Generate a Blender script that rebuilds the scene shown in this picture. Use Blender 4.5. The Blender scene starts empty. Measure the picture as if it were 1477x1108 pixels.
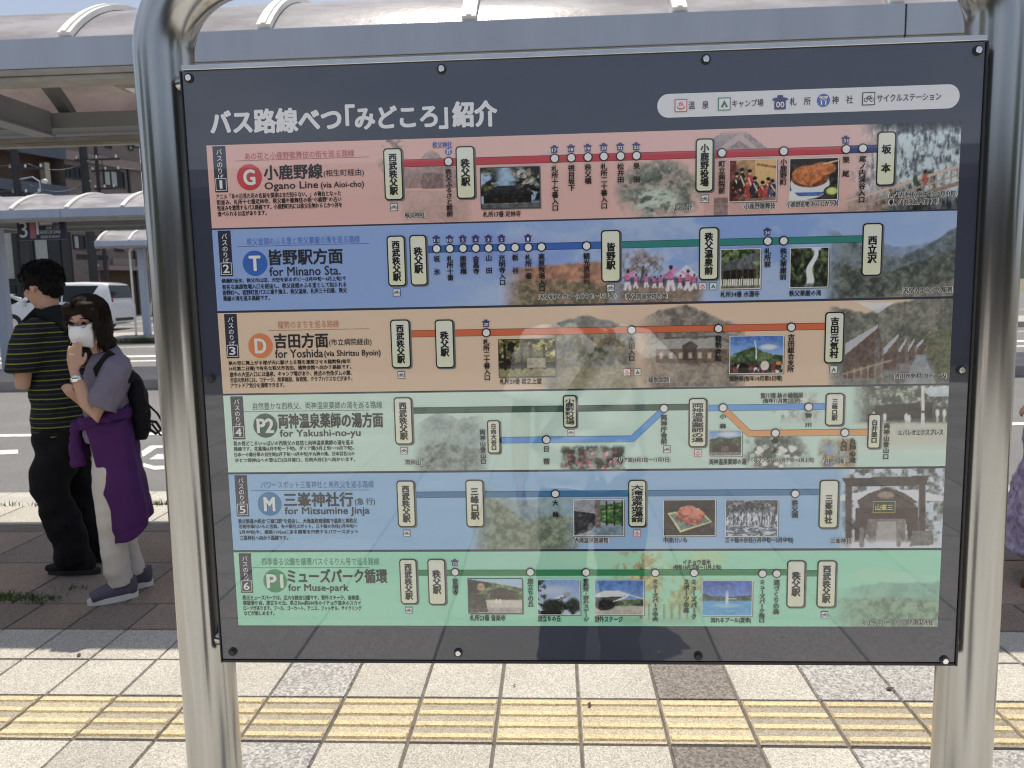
import bpy, bmesh, math, random
import numpy as np
from mathutils import Vector, Matrix
random.seed(4); RNG = np.random.default_rng(4)
SC = bpy.context.scene; COL = SC.collection
rad = math.radians

# ------------------------------------------------------------------ camera, sky, sun, exposure
W0, H0, FPX = 1477.0, 1108.0, 1128.46
YAW, PITCH, ROLL, CAMH = -0.055, 0.1222, -0.0215, 1.5556
_f = np.array([math.sin(YAW)*math.cos(PITCH), math.cos(YAW)*math.cos(PITCH), -math.sin(PITCH)])
_r0 = np.array([math.cos(YAW), -math.sin(YAW), 0.0]); _u0 = np.cross(_r0, _f)
_r = _r0*math.cos(ROLL)+_u0*math.sin(ROLL); _u = -_r0*math.sin(ROLL)+_u0*math.cos(ROLL)
cam = bpy.data.cameras.new('camera'); camo = bpy.data.objects.new('camera', cam); COL.objects.link(camo)
cam.sensor_width = 36; cam.lens = 36*FPX/W0; cam.clip_start = 0.02; cam.clip_end = 6000
M = Matrix.Identity(4)
for i in range(3):
    M[i][0] = _r[i]; M[i][1] = _u[i]; M[i][2] = -_f[i]
M[2][3] = CAMH; camo.matrix_world = M; SC.camera = camo
cam.dof.use_dof = True; cam.dof.focus_distance = 1.215; cam.dof.aperture_fstop = 13
SUN = Vector((-0.10, 0.355, 1)).normalized()
wd = bpy.data.worlds.new('World'); SC.world = wd; wd.use_nodes = True
N = wd.node_tree.nodes; Lk = wd.node_tree.links
bg = N['Background']; bg.inputs['Strength'].default_value = 0.08
sky = N.new('ShaderNodeTexSky'); sky.sky_type = 'NISHITA'; sky.sun_disc = False
sky.sun_elevation = math.asin(SUN.z); sky.sun_rotation = math.atan2(SUN.x, SUN.y); sky.air_density = 1.0; sky.dust_density = 2.0; sky.ozone_density = 1.5
tcw = N.new('ShaderNodeTexCoord'); mpw = N.new('ShaderNodeMapping'); mpw.inputs['Scale'].default_value = (1.1, 1.1, 3.2)
mpw.inputs['Location'].default_value = (3.1, .4, 0.3)
nzw = N.new('ShaderNodeTexNoise'); nzw.inputs['Scale'].default_value = 1.7; nzw.inputs['Detail'].default_value = 6; nzw.inputs['Roughness'].default_value = .55
crw = N.new('ShaderNodeValToRGB'); crw.color_ramp.elements[0].position = .44; crw.color_ramp.elements[1].position = .66
crw.color_ramp.elements[0].color = (0.38, .38, .38, 1); crw.color_ramp.elements[1].color = (.95, .95, .95, 1)
mxw = N.new('ShaderNodeMix'); mxw.data_type = 'RGBA'
Lk.new(tcw.outputs['Generated'], mpw.inputs['Vector']); Lk.new(mpw.outputs['Vector'], nzw.inputs['Vector'])
Lk.new(nzw.outputs['Fac'], crw.inputs['Fac']); Lk.new(crw.outputs['Color'], mxw.inputs['Factor'])
Lk.new(sky.outputs['Color'], mxw.inputs['A']); mxw.inputs['B'].default_value = (5.8, 6.2, 7.0, 1)
Lk.new(mxw.outputs['Result'], bg.inputs['Color'])
sl = bpy.data.lights.new('sun', 'SUN'); sl.energy = 3.75; sl.angle = rad(.53); sl.color = (1, .915, .79)
so = bpy.data.objects.new('sun', sl); so.rotation_euler = SUN.to_track_quat('Z', 'Y').to_euler(); so.location = (0, 0, 30); COL.objects.link(so)
SC.view_settings.view_transform = 'Standard'; SC.view_settings.look = 'None'; SC.view_settings.gamma = 1
SC.view_settings.exposure = 0.50
SC.render.engine = 'CYCLES'; SC.cycles.max_bounces = 8; SC.cycles.transparent_max_bounces = 16
SC.cycles.use_denoising = True; SC.cycles.filter_width = 1.1; SC.cycles.denoising_prefilter = 'ACCURATE'; SC.cycles.caustics_reflective = False; SC.cycles.caustics_refractive = False

# ------------------------------------------------------------------ measuring helpers (pixels of the photo -> metres)
def ray(px, py): return _f + _r*(px-W0/2)/FPX - _u*(py-H0/2)/FPX
C0 = np.array([0, 0, CAMH])
def at(px, py, Y):
    d = ray(px, py); return Vector(C0 + d*(Y/d[1]))
def gnd(px, py, z=0.0):
    d = ray(px, py); return Vector(C0 + d*((z-CAMH)/d[2]))
PY = 1.2267                                        # the sign's face
def pl(px, py):
    p = at(px, py, PY); return p.x, p.z
def to_px(x, y, z):
    d = [x, y, z-CAMH]
    dot = lambda a: d[0]*a[0]+d[1]*a[1]+d[2]*a[2]
    w = dot(_f); return W0/2+FPX*dot(_r)/w, H0/2-FPX*dot(_u)/w
def gz(y): return -0.12 + max(0.0, min(y, 48)-9)*0.0155

# ------------------------------------------------------------------ object helpers
def lin(c): return tuple(((v/255)/12.92 if v/255 <= .04045 else ((v/255+.055)/1.055)**2.4) for v in c)
def link(name, me, mat=None, parent=None):
    o = bpy.data.objects.new(name, me); COL.objects.link(o)
    if mat is not None and not me.materials:
        for m in (mat if isinstance(mat, (list, tuple)) else [mat]): me.materials.append(m)
    if parent is not None: o.parent = parent
    return o
def obj(name, bm, mat, parent=None, smooth=None):
    me = bpy.data.meshes.new(name); bm.normal_update(); bm.to_mesh(me); bm.free()
    if smooth:
        for p in me.polygons: p.use_smooth = True
        if smooth is not True: me.set_sharp_from_angle(angle=rad(smooth))
    return link(name, me, mat, parent)
def tag(o, label=None, cat=None, group=None, kind=None):
    for k, v in (('label', label), ('category', cat), ('group', group), ('kind', kind)):
        if v: o[k] = v
    return o
def thing(name, label, cat, loc=(0, 0, 0), rz=0, group=None):
    o = bpy.data.objects.new(name, None); COL.objects.link(o); o.location = loc; o.rotation_euler = (0, 0, rz)
    o.empty_display_size = .1
    return tag(o, label, cat, group)
def box(bm, x0, x1, y0, y1, z0, z1, bev=0, mi=0):
    r = bmesh.ops.create_cube(bm, size=1); v = r['verts']
    for a in v: a.co = Vector((x0+(a.co.x+.5)*(x1-x0), y0+(a.co.y+.5)*(y1-y0), z0+(a.co.z+.5)*(z1-z0)))
    fs = list({f for a in v for f in a.link_faces})
    for f in fs: f.material_index = mi
    if bev:
        es = list({e for a in v for e in a.link_edges})
        bmesh.ops.bevel(bm, geom=es, offset=bev, segments=2, affect='EDGES', profile=.5)
def frame_of(d):
    d = d.normalized(); a = Vector((0, 0, 1)) if abs(d.z) < .9 else Vector((1, 0, 0))
    s = d.cross(a).normalized(); return s, s.cross(d).normalized()
def tube(bm, pts, rads, n=12, cap=True, up=None, mi=0):
    """tube through pts; rads: number or (ra, rb) per point; ra runs along 'side', rb along the other axis"""
    pts = [Vector(p) for p in pts]
    if not isinstance(rads, list): rads = [rads]*len(pts)
    rings = []; s0 = None
    for i, p in enumerate(pts):
        d = (pts[min(i+1, len(pts)-1)]-pts[max(i-1, 0)]).normalized()
        if up is not None: s = d.cross(Vector(up)).normalized()
        elif s0 is None: s = frame_of(d)[0]
        else: s = (s0-d*s0.dot(d)).normalized()
        s0 = s; t = s.cross(d).normalized(); r = rads[i]; ra, rb = r if isinstance(r, tuple) else (r, r)
        rings.append([bm.verts.new(p+s*(ra*math.cos(2*math.pi*k/n))+t*(rb*math.sin(2*math.pi*k/n))) for k in range(n)])
    fs = []
    for a, b in zip(rings, rings[1:]):
        for k in range(n): fs.append(bm.faces.new((a[k], a[(k+1) % n], b[(k+1) % n], b[k])))
    if cap: fs += [bm.faces.new(rings[0][::-1]), bm.faces.new(rings[-1])]
    for f in fs: f.material_index = mi
    return rings
def ball(bm, c, r, seg=16, rot=None, mi=0):
    R = r if isinstance(r, (tuple, list)) else (r, r, r)
    m = Matrix.Translation(Vector(c)) @ (rot.to_4x4() if rot is not None else Matrix.Identity(4)) @ Matrix.Diagonal((R[0], R[1], R[2], 1))
    rr = bmesh.ops.create_uvsphere(bm, u_segments=seg, v_segments=max(6, seg*2//3), radius=1, matrix=m)
    for f in {f for v in rr['verts'] for f in v.link_faces}: f.material_index = mi
def prism(bm, outline, y0, y1, axes='xz', mi=0):
    """closed outline in (a,b) extruded along the remaining axis"""
    def P(a, b, c): return (a, c, b) if axes == 'xz' else ((c, a, b) if axes == 'yz' else (a, b, c))
    A = [bm.verts.new(P(a, b, y0)) for a, b in outline]; B = [bm.verts.new(P(a, b, y1)) for a, b in outline]
    n = len(A); fs = [bm.faces.new(A), bm.faces.new(B[::-1])]
    for i in range(n): fs.append(bm.faces.new((A[i], B[i], B[(i+1) % n], A[(i+1) % n])))
    for f in fs: f.material_index = mi
    bmesh.ops.recalc_face_normals(bm, faces=fs)
def remeshed(bm, voxel, it=2, fac=.5):
    me = bpy.data.meshes.new('tmp'); bmesh.ops.recalc_face_normals(bm, faces=bm.faces); bm.to_mesh(me); bm.free()
    o = bpy.data.objects.new('tmp', me); COL.objects.link(o)
    m = o.modifiers.new('r', 'REMESH'); m.mode = 'VOXEL'; m.voxel_size = voxel; m.use_smooth_shade = True
    if it:
        s = o.modifiers.new('s', 'SMOOTH'); s.iterations = it; s.factor = fac
    dg = bpy.context.evaluated_depsgraph_get(); dg.update()
    res = bpy.data.meshes.new_from_object(o.evaluated_get(dg)); bpy.data.objects.remove(o); bpy.data.meshes.remove(me)
    for p in res.polygons: p.use_smooth = True
    return res

# ------------------------------------------------------------------ materials
def mat(name, col, rough=.6, metal=0.0, var=.0, vscale=4.0, bump=0.0, bscale=60.0, spec=.5, col2=None, space='world', stretch=(1, 1, 1), detail=4, coat=0.0, rvar=0.0):
    m = bpy.data.materials.new(name); m.use_nodes = True; nt = m.node_tree; n = nt.nodes; l = nt.links; b = n['Principled BSDF']
    b.inputs['Base Color'].default_value = (*col, 1); b.inputs['Roughness'].default_value = rough; b.inputs['Metallic'].default_value = metal
    b.inputs['Specular IOR Level'].default_value = spec; b.inputs['Coat Weight'].default_value = coat; b.inputs['Coat Roughness'].default_value = .04
    if var or bump or col2 or rvar:
        if space == 'world': src = n.new('ShaderNodeNewGeometry').outputs['Position']
        else: src = n.new('ShaderNodeTexCoord').outputs['Object']
        mp = n.new('ShaderNodeMapping'); mp.inputs['Scale'].default_value = stretch; l.new(src, mp.inputs['Vector'])
    if var or col2 or rvar:
        nz = n.new('ShaderNodeTexNoise'); nz.inputs['Scale'].default_value = vscale; nz.inputs['Detail'].default_value = detail; nz.inputs['Roughness'].default_value = .6
        l.new(mp.outputs['Vector'], nz.inputs['Vector'])
        if var or col2:
            cr = n.new('ShaderNodeValToRGB'); c2 = col2 or tuple(min(1, c*(1+var)) for c in col); c1 = tuple(c*(1-var) for c in col) if not col2 else col
            cr.color_ramp.elements[0].color = (*c1, 1); cr.color_ramp.elements[1].color = (*c2, 1)
            cr.color_ramp.elements[0].position = .33; cr.color_ramp.elements[1].position = .67
            l.new(nz.outputs['Fac'], cr.inputs['Fac']); l.new(cr.outputs['Color'], b.inputs['Base Color'])
        if rvar:
            mr = n.new('ShaderNodeMapRange'); mr.inputs['To Min'].default_value = max(.02, rough-rvar); mr.inputs['To Max'].default_value = rough+rvar
            mr.inputs['From Min'].default_value = .3; mr.inputs['From Max'].default_value = .7
            l.new(nz.outputs['Fac'], mr.inputs['Value']); l.new(mr.outputs['Result'], b.inputs['Roughness'])
    if bump:
        nb = n.new('ShaderNodeTexNoise'); nb.inputs['Scale'].default_value = bscale; nb.inputs['Detail'].default_value = 4
        l.new(mp.outputs['Vector'], nb.inputs['Vector']); bu = n.new('ShaderNodeBump'); bu.inputs['Strength'].default_value = bump; bu.inputs['Distance'].default_value = .01
        l.new(nb.outputs['Fac'], bu.inputs['Height']); l.new(bu.outputs['Normal'], b.inputs['Normal'])
    return m
def grain(m, scale, lo, hi, mix=1.0):
    """multiplies the base colour with a fine speckle of real aggregate"""
    nt = m.node_tree; n = nt.nodes; l = nt.links; b = n['Principled BSDF']
    g = n.new('ShaderNodeNewGeometry'); v = n.new('ShaderNodeTexVoronoi'); v.inputs['Scale'].default_value = scale
    l.new(g.outputs['Position'], v.inputs['Vector'])
    sp = n.new('ShaderNodeSeparateColor'); l.new(v.outputs['Color'], sp.inputs['Color'])
    cr = n.new('ShaderNodeMapRange'); cr.inputs['To Min'].default_value = lo; cr.inputs['To Max'].default_value = hi
    l.new(sp.outputs['Red'], cr.inputs['Value'])
    mx = n.new('ShaderNodeMix'); mx.data_type = 'RGBA'; mx.blend_type = 'MULTIPLY'; mx.inputs['Factor'].default_value = mix
    bi = b.inputs['Base Color']
    if bi.links: l.new(bi.links[0].from_socket, mx.inputs['A'])
    else: mx.inputs['A'].default_value = bi.default_value
    l.new(cr.outputs['Result'], mx.inputs['B']); l.new(mx.outputs['Result'], bi)
    return m
def attr_base(m, amt_scale=None):
    nt = m.node_tree; n = nt.nodes; l = nt.links; b = n['Principled BSDF']
    a = n.new('ShaderNodeAttribute'); a.attribute_name = 'Col'; bi = b.inputs['Base Color']
    if bi.links:
        mx = n.new('ShaderNodeMix'); mx.data_type = 'RGBA'; mx.blend_type = 'MULTIPLY'; mx.inputs['Factor'].default_value = 1
        l.new(bi.links[0].from_socket, mx.inputs['A']); l.new(a.outputs['Color'], mx.inputs['B']); l.new(mx.outputs['Result'], bi)
    else: l.new(a.outputs['Color'], bi)
    return m
def set_cols(me, cols_per_face):
    at_ = me.color_attributes.new('Col', 'FLOAT_COLOR', 'CORNER')
    out = np.ones((len(me.loops), 4), np.float32)
    for p, c in zip(me.polygons, cols_per_face): out[p.loop_start:p.loop_start+p.loop_total, :3] = c
    at_.data.foreach_set('color', out.ravel())

M_STEEL = mat('brushed_stainless', (.44, .445, .445), .19, 1.0, var=.05, vscale=2.4, stretch=(2, 2, .6), detail=2, rvar=.035)
M_ALU = mat('aluminium_trim', (.66, .67, .68), .32, 1.0, var=.08, vscale=20)
M_FASCIA = mat('grey_painted_steel', lin((166, 177, 196)), .42, 0.0, var=.06, vscale=2.2, spec=.5, stretch=(2.5, 2.5, .35))
M_BEAM = mat('grey_beam_paint', lin((128, 133, 136)), .5, var=.08, vscale=2.0)
M_LIP = mat('weathered_grey_trim', lin((150, 148, 142)), .6, var=.16, vscale=5.0, stretch=(1, 1, 4))
M_RIB = mat('white_rib_paint', (.78, .77, .74), .5, var=.06, vscale=8)
M_DARK = mat('dark_gap', (.02, .02, .02), .8)
M_WHITE = mat('white_road_paint', (.66, .66, .64), .7, var=.2, vscale=9, bump=.15, bscale=120)
M_BLACKMETAL = mat('dark_metal', (.025, .027, .03), .5)
M_GLASS = mat('dark_window_glass', (.010, .014, .018), .05, spec=.35)
M_RUBBER = mat('black_rubber', (.018, .018, .018), .75)
M_CHROME = mat('chrome', (.75, .75, .76), .12, 1.0)

# ------------------------------------------------------------------ ground, road, islands, pavement
KERB_IN, KERB_OUT = 5.56, 5.98
def sheet(name, pts, z, m, zf=None):
    bm = bmesh.new(); vs = [bm.verts.new((x, y, (zf(y) if zf else 0)+z)) for x, y in pts]
    f = bm.faces.new(vs); bm.normal_update()
    if f.normal.z < 0: f.normal_flip()
    return tag(obj(name, bm, m), kind='structure')
m_soil = mat('earth', (.16, .14, .10), .95, var=.3, vscale=.3, bump=.3)
bm = bmesh.new()
ys = [-900, -40, 6.2, 9, 48, 120, 900]; zs = [-.16, -.16, -.16, -.16, gz(48)-.04, gz(48)-.04, gz(48)-.04]
row = [(bm.verts.new((-1500, y, z)), bm.verts.new((1500, y, z))) for y, z in zip(ys, zs)]
for a, b in zip(row, row[1:]): bm.faces.new((a[0], a[1], b[1], b[0]))
tag(obj('ground', bm, m_soil), kind='structure')
m_asphalt = grain(mat('asphalt', (.145, .145, .147), .85, var=.10, vscale=.9, bump=.35, bscale=220), 210, .55, 1.45)
bm = bmesh.new(); prev = None
for y in (KERB_OUT-.05, 9, 30, 48, 60):
    c = [bm.verts.new((x, y, gz(y))) for x in (-70, -30, 0, 30, 70)]
    if prev:
        for k in range(4): bm.faces.new((prev[k], prev[k+1], c[k+1], c[k]))
    prev = c
tag(obj('road', bm, m_asphalt), kind='structure')
# painted lines and letters on the asphalt
bm = bmesh.new()
def paint(pts):
    vs = [bm.verts.new((p[0], p[1], gz(p[1])+.004)) for p in pts]; f = bm.faces.new(vs); f.normal_update()
    if f.normal.z < 0: f.normal_flip()
def paintpx(q): paint([gnd(x, y, -.115) for x, y in q])
def strip_line(y0, y1, xa=-40, xb=40):
    paint([(xa, y0), (xb, y0), (xb, y1), (xa, y1)])
a = gnd(120, 627, -.115); strip_line(a.y-.075, a.y+.075)
paintpx([(-60, 652), (26, 648.5), (26, 654), (-60, 659)])
paintpx([(204, 651), (216, 643), (262, 641), (262, 644.5), (226, 646), (206, 659)])
paintpx([(215, 662.5), (227, 655), (262, 655), (262, 662)])
paintpx([(207, 668), (222, 672), (262, 671), (262, 675), (222, 677.5), (207, 673)])
paintpx([(90, 668), (120, 650), (128, 651), (98, 670)]); paintpx([(150, 650), (158, 650), (176, 668), (167, 669)])
strip_line(17.9, 18.15); strip_line(19.0, 19.4); strip_line(22.0, 22.12); strip_line(28.6, 28.75); strip_line(32.9, 33.05)
for k in range(14): paint([(-36+k*2.6, 33.4), (-35.88+k*2.6, 33.4), (-35.88+k*2.6, 38.2), (-36+k*2.6, 38.2)])
tag(obj('road_marking', bm, M_WHITE), kind='structure')
# kerb: gutter stones flush with the pavement
m_kerb = grain(mat('kerb_concrete', (.42, .41, .38), .9, var=.14, vscale=3, bump=.3, bscale=150), 160, .75, 1.2)
bm = bmesh.new(); x = -20.0
while x < 20:
    box(bm, x, x+.594, KERB_IN+.006, KERB_OUT, -.2, -.006, .006); x += .6
tag(obj('kerb', bm, m_kerb), kind='structure')

# pavement: each tile is a small slab with its own colour, joints show the bed below
m_tile = grain(attr_base(mat('granite_terrazzo_tile', (1, 1, 1), .8, var=.13, vscale=2.6, bump=.45, bscale=170)), 260, .55, 1.3)
m_coarse = grain(attr_base(mat('washed_aggregate_tile', (1, 1, 1), .85, var=.12, vscale=3, bump=.9, bscale=110)), 125, .52, 1.36)
m_bed = mat('joint_mortar', (.12, .11, .095), .95, var=.35, vscale=20)
bm = bmesh.new(); cols = []
GX, GY = 0.0729, 2.5139
BEIGE = np.array((.465, .442, .395)); GREY = np.array((.40, .392, .378)); BROWN = np.array((.205, .185, .165)); TAN = np.array((.28, .215, .17)); DGREY = np.array((.20, .162, .138))  # TAN, DGREY: brown stone, darkened to carry the shelter's shade
def tile(x0, x1, y0, y1, c, z=0.0, j=.0027, mi=0):
    j += abs(RNG.normal(0, .0007)); n0 = len(bm.faces); x0 += RNG.normal(0, .0008); y0 += RNG.normal(0, .0008)
    h = .004
    b = [(x0+j, y0+j), (x1-j, y0+j), (x1-j, y1-j), (x0+j, y1-j)]; t = [(x0+j+h, y0+j+h), (x1-j-h, y0+j+h), (x1-j-h, y1-j-h), (x0+j+h, y1-j-h)]
    vb = [bm.verts.new((*q, z-.012)) for q in b]; dz = RNG.normal(0, .0006)
    vt = [bm.verts.new((*q, z+dz)) for q in t]; fa = [bm.faces.new(vt)]; cols.append(c)
    for k in range(4): fa.append(bm.faces.new((vb[k], vb[(k+1) % 4], vt[(k+1) % 4], vt[k]))); cols.append(c)
    for q in fa: q.material_index = mi
def vary(c, s=.05): return np.clip(c*(1+RNG.normal(0, s)), .02, .8)
COLSTONE = {-4: GREY, 1: BROWN, 3: GREY, 4: GREY, 7: BROWN, 8: GREY, -8: BEIGE}
for i in range(-26, 26):
    x0 = GX+.3*i
    for j in list(range(-8, 0))+[1, 2]:
        c = COLSTONE.get(i, BEIGE)
        if j < -2: c = [BEIGE*1.2, BEIGE*1.16, BEIGE*1.08][(i*7+j*3) % 3]  # rows out of view, lightened to throw light back at the board
        tile(x0, x0+.3, GY+.3*j, GY+.3*j+.3, vary(c), mi=1 if (c is GREY or c is BROWN) else 0)
for i in range(-28, 28):
    x0 = GX+.3*i; tile(x0, x0+.3, GY+.9, GY+1.2, vary([TAN, TAN*.9, DGREY*1.1][(i*5) % 3], .07))
for i in range(-14, 14):                                    # larger flags under the shelter, brown stone toned down for its shade
    x0 = GX+.12+.6*i; yy = GY+1.2
    for k in range(2):
        tile(x0, x0+.6, yy, yy+.6, vary([TAN*1.1, TAN, DGREY*1.15][(i*5+k*2) % 3], .07)); yy += .6
    tile(x0, x0+.6, yy, yy+.17, vary(DGREY*1.1, .05)); tile(x0, x0+.6, yy+.17, KERB_IN, vary(BEIGE*1.02, .04))  # narrow row coloured dark for the back beam's shadow band
PALE = np.array((.62, .60, .55))
for i in range(-14, 14):                                    # the plaza behind the photographer, paled to bounce light onto the board
    for j in range(0, 16):
        y1 = GY-2.4-.6*j
        tile(GX+.6*i, GX+.6*i+.6, y1-.6, y1, vary([PALE, PALE*.94, PALE*.84][(i*3+j*5+(i*j) % 4) % 3], .04))
me = bpy.data.meshes.new('pavement'); bm.normal_update(); bm.to_mesh(me); bm.free(); set_cols(me, cols)
tag(link('pavement', me, [m_tile, m_coarse]), kind='structure')
bm = bmesh.new(); box(bm, -25, 25, -16, KERB_IN, -.25, -.009)
tag(obj('pavement_bed', bm, m_bed), kind='structure')
# tactile guide strip
m_tact = grain(attr_base(mat('tactile_tile', (1, 1, 1), .75, var=.10, vscale=14, bump=.35, bscale=190)), 240, .62, 1.28)
bm = bmesh.new(); cols = []
for i in range(-26, 26):
    x0 = GX+.3*i; dark = i in (-6, -4, -2, 2, 3, 4, 6, -8, 9) and i not in (1,)
    c = np.array((.44, .385, .285)) if not dark else np.array((.32, .285, .23))
    c = vary(c, .06); tile(x0, x0+.3, GY, GY+.3, c, .001)
    yb = vary(np.array((.60, .49, .29)), .05)
    for k in range(4):
        yc = GY+.0375+.075*k; n0 = len(bm.faces)
        for a, b, h in ((x0+.008, x0+.292, .0075),):
            pr = [(yc-.0175, .0), (yc-.0125, h), (yc+.0125, h), (yc+.0175, .0)]
            A = [bm.verts.new((a+(.004 if 0 < q < 3 else 0), y, z)) for q, (y, z) in enumerate(pr)]; B = [bm.verts.new((b-(.004 if 0 < q < 3 else 0), y, z)) for q, (y, z) in enumerate(pr)]
            for q in range(3): bm.faces.new((A[q], B[q], B[q+1], A[q+1])); cols.append(yb if q == 1 else yb*.97)
            bm.faces.new(A[::-1]); bm.faces.new(B); cols += [yb, yb]
bmesh.ops.recalc_face_normals(bm, faces=bm.faces)
me = bpy.data.meshes.new('tactile_paving'); bm.to_mesh(me); bm.free(); set_cols(me, cols)
tag(link('tactile_paving', me, m_tact), kind='structure')
# traffic islands
m_isl = grain(mat('island_concrete', (.36, .33, .31), .9, var=.12, vscale=2, bump=.3, bscale=120), 150, .8, 1.2)
def island(x0, x1, y0, y1, h):
    bm = bmesh.new()
    pr = [(y0, gz(y0)-.1), (y0+.02, gz(y0)+h), (y0+.18, gz(y0)+h+.005), (y1-.18, gz(y1)+h+.005), (y1, gz(y1)+h), (y1, gz(y1)-.1)]
    prism(bm, pr, x0, x1, 'yz'); tag(obj('traffic_island', bm, m_isl), kind='structure')
island(-30, 22, 13.25, 15.5, .15); island(-15.2, 22, 23.6, 26.2, .16)

# ------------------------------------------------------------------ bus shelters with barrel roofs
m = bpy.data.materials.new('smoky_polycarbonate'); m.use_nodes = True; M_POLY = m
n = m.node_tree.nodes; l = m.node_tree.links; b = n['Principled BSDF']; out = n['Material Output']
g = n.new('ShaderNodeNewGeometry'); nz = n.new('ShaderNodeTexNoise'); nz.inputs['Scale'].default_value = 2.2; nz.inputs['Detail'].default_value = 7; nz.inputs['Roughness'].default_value = .65
mp = n.new('ShaderNodeMapping'); mp.inputs['Scale'].default_value = (.8, 1.6, 1.6); l.new(g.outputs['Position'], mp.inputs['Vector']); l.new(mp.outputs['Vector'], nz.inputs['Vector'])
cr = n.new('ShaderNodeValToRGB'); cr.color_ramp.elements[0].position = .40; cr.color_ramp.elements[1].position = .60
cr.color_ramp.elements[0].color = (.54, .52, .54, 1); cr.color_ramp.elements[1].color = (.84, .83, .86, 1); l.new(nz.outputs['Fac'], cr.inputs['Fac'])  # random dirt patches; the pale lilac also paints in sky sheen
l.new(cr.outputs['Color'], b.inputs['Base Color']); b.inputs['Roughness'].default_value = .22; b.inputs['Specular IOR Level'].default_value = .8; bu = n.new('ShaderNodeBump'); bu.inputs['Strength'].default_value = .25; bu.inputs['Distance'].default_value = .03; l.new(nz.outputs['Fac'], bu.inputs['Height']); l.new(bu.outputs['Normal'], b.inputs['Normal'])
mt = n.new('ShaderNodeMix'); mt.data_type = 'RGBA'; mt.inputs['A'].default_value = (.34, .29, .275, 1); mt.inputs['B'].default_value = (.48, .43, .42, 1); l.new(cr.outputs['Alpha'], mt.inputs['Factor'])
tr = n.new('ShaderNodeBsdfTranslucent'); tr.inputs['Color'].default_value = (.42, .375, .37, 1)
tp = n.new('ShaderNodeBsdfTransparent'); tp.inputs['Color'].default_value = (.62, .55, .53, 1)
m1 = n.new('ShaderNodeMixShader'); m1.inputs[0].default_value = .36; l.new(b.outputs[0], m1.inputs[1]); l.new(tr.outputs[0], m1.inputs[2])
m2 = n.new('ShaderNodeMixShader'); m2.inputs[0].default_value = .25; l.new(m1.outputs[0], m2.inputs[1]); l.new(tp.outputs[0], m2.inputs[2])
l.new(m2.outputs[0], out.inputs['Surface'])

def arc_pts(yf, yb, z, rise, n=22):
    w = (yb-yf)/2; R = (w*w+rise*rise)/(2*rise); a = math.asin(min(1, w/R)); cy = (yf+yb)/2; cz = z+rise-R
    return [(cy+R*math.sin(t), cz+R*math.cos(t)) for t in np.linspace(-a, a, n)], cy, cz, R, a
def shelter(label, x0, x1, yf, yb, zl, rib_x, cross_x, cols, joints, group):
    t = thing('bus_shelter', label, 'bus shelter', ((x0+x1)/2, (yf+yb)/2, gz(yf) if yf > 7 else 0), 0, group)
    inv = Matrix.Translation(-t.location)
    def part(name, bm, m_, smooth=None):
        bm.transform(inv); return obj(name, bm, m_, t, smooth)
    ft = zl+.22; fb = zl+.065
    # front and back fascia: a face board above a weathered lip
    for nm, ya, yb_ in (('front_fascia', yf, yf+.10), ('back_fascia', yb-.10, yb)):
        bm = bmesh.new(); xs = [x0]+joints+[x1]
        for a, c in zip(xs, xs[1:]): box(bm, a+.004, c-.004, ya, yb_, fb, ft, .004)
        fo = part(nm, bm, M_FASCIA)
        bm = bmesh.new()
        for a, c in zip(xs, xs[1:]):
            box(bm, a+.003, c-.003, ya+.006, yb_+.02 if nm[0] == 'f' else yb_-.006, zl+.030, fb-.002, .003)
            box(bm, a+.003, c-.003, ya+.018, yb_+.05 if nm[0] == 'f' else yb_-.018, zl, zl+.028, .003)
        li = part('gutter_lip', bm, M_LIP)
        for j in joints:
            bm = bmesh.new(); box(bm, j-.0038, j+.0038, ya+.004, yb_-.01, fb+.002, ft-.003); part('joint_seal', bm, M_DARK)
    for a, c in ((x0, x0+.09), (x1-.09, x1)):
        bm = bmesh.new(); box(bm, a, c, yf+.105, yb-.105, fb, ft, .004); part('end_beam', bm, M_FASCIA)
    for ya, yb_ in ((yf+.104, yf+.285), (yb-.30, yb-.104)):
        bm = bmesh.new(); box(bm, x0+.095, x1-.095, ya, yb_, zl+.085, zl+.195); part('gutter_box', bm, M_BEAM)
    for cx in cross_x:
        bm = bmesh.new(); box(bm, cx-.05, cx+.05, yf+.29, yb-.305, zl+.035, zl+.205, .003)
        box(bm, cx-.075, cx+.075, yf+.29, yb-.305, zl+.02, zl+.034, .003); part('cross_beam', bm, M_BEAM)
    A, cy, cz, R, am = arc_pts(yf+.03, yb-.03, ft+.004, .37)
    def arcshell(bm, xa, xb, ra, rb, n=24):
        P = [(cy+ra*math.sin(q), cz+ra*math.cos(q)) for q in np.linspace(-am, am, n)]; Q = [(cy+rb*math.sin(q), cz+rb*math.cos(q)) for q in np.linspace(am, -am, n)]
        prism(bm, P+Q, xa, xb, 'yz')
    bm = bmesh.new(); arcshell(bm, x0+.02, x1-.02, R-.004, R); part('roof_sheet', bm, M_POLY, 40)
    for rx in rib_x:
        bm = bmesh.new(); arcshell(bm, rx-.038, rx+.038, R+.003, R+.032)
        arcshell(bm, rx-.013, rx+.013, R+.0325, R+.040); r_ = part('roof_rib', bm, M_RIB, 40)
        bm = bmesh.new(); arcshell(bm, rx-.045, rx+.045, R-.075, R-.006); part('rib_underside', bm, M_BEAM, 40)
    for cx, cyy, w, zb in cols:
        bm = bmesh.new(); box(bm, cx-w/2, cx+w/2, cyy-w/2, cyy+w/2, zb, zl+.02, .02)
        box(bm, cx-w/2-.05, cx+w/2+.05, cyy-w/2-.05, cyy+w/2+.05, zb, zb+.018, .003); part('column', bm, M_FASCIA)
    return t
GRP = 'bus shelters with barrel roofs'
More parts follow.
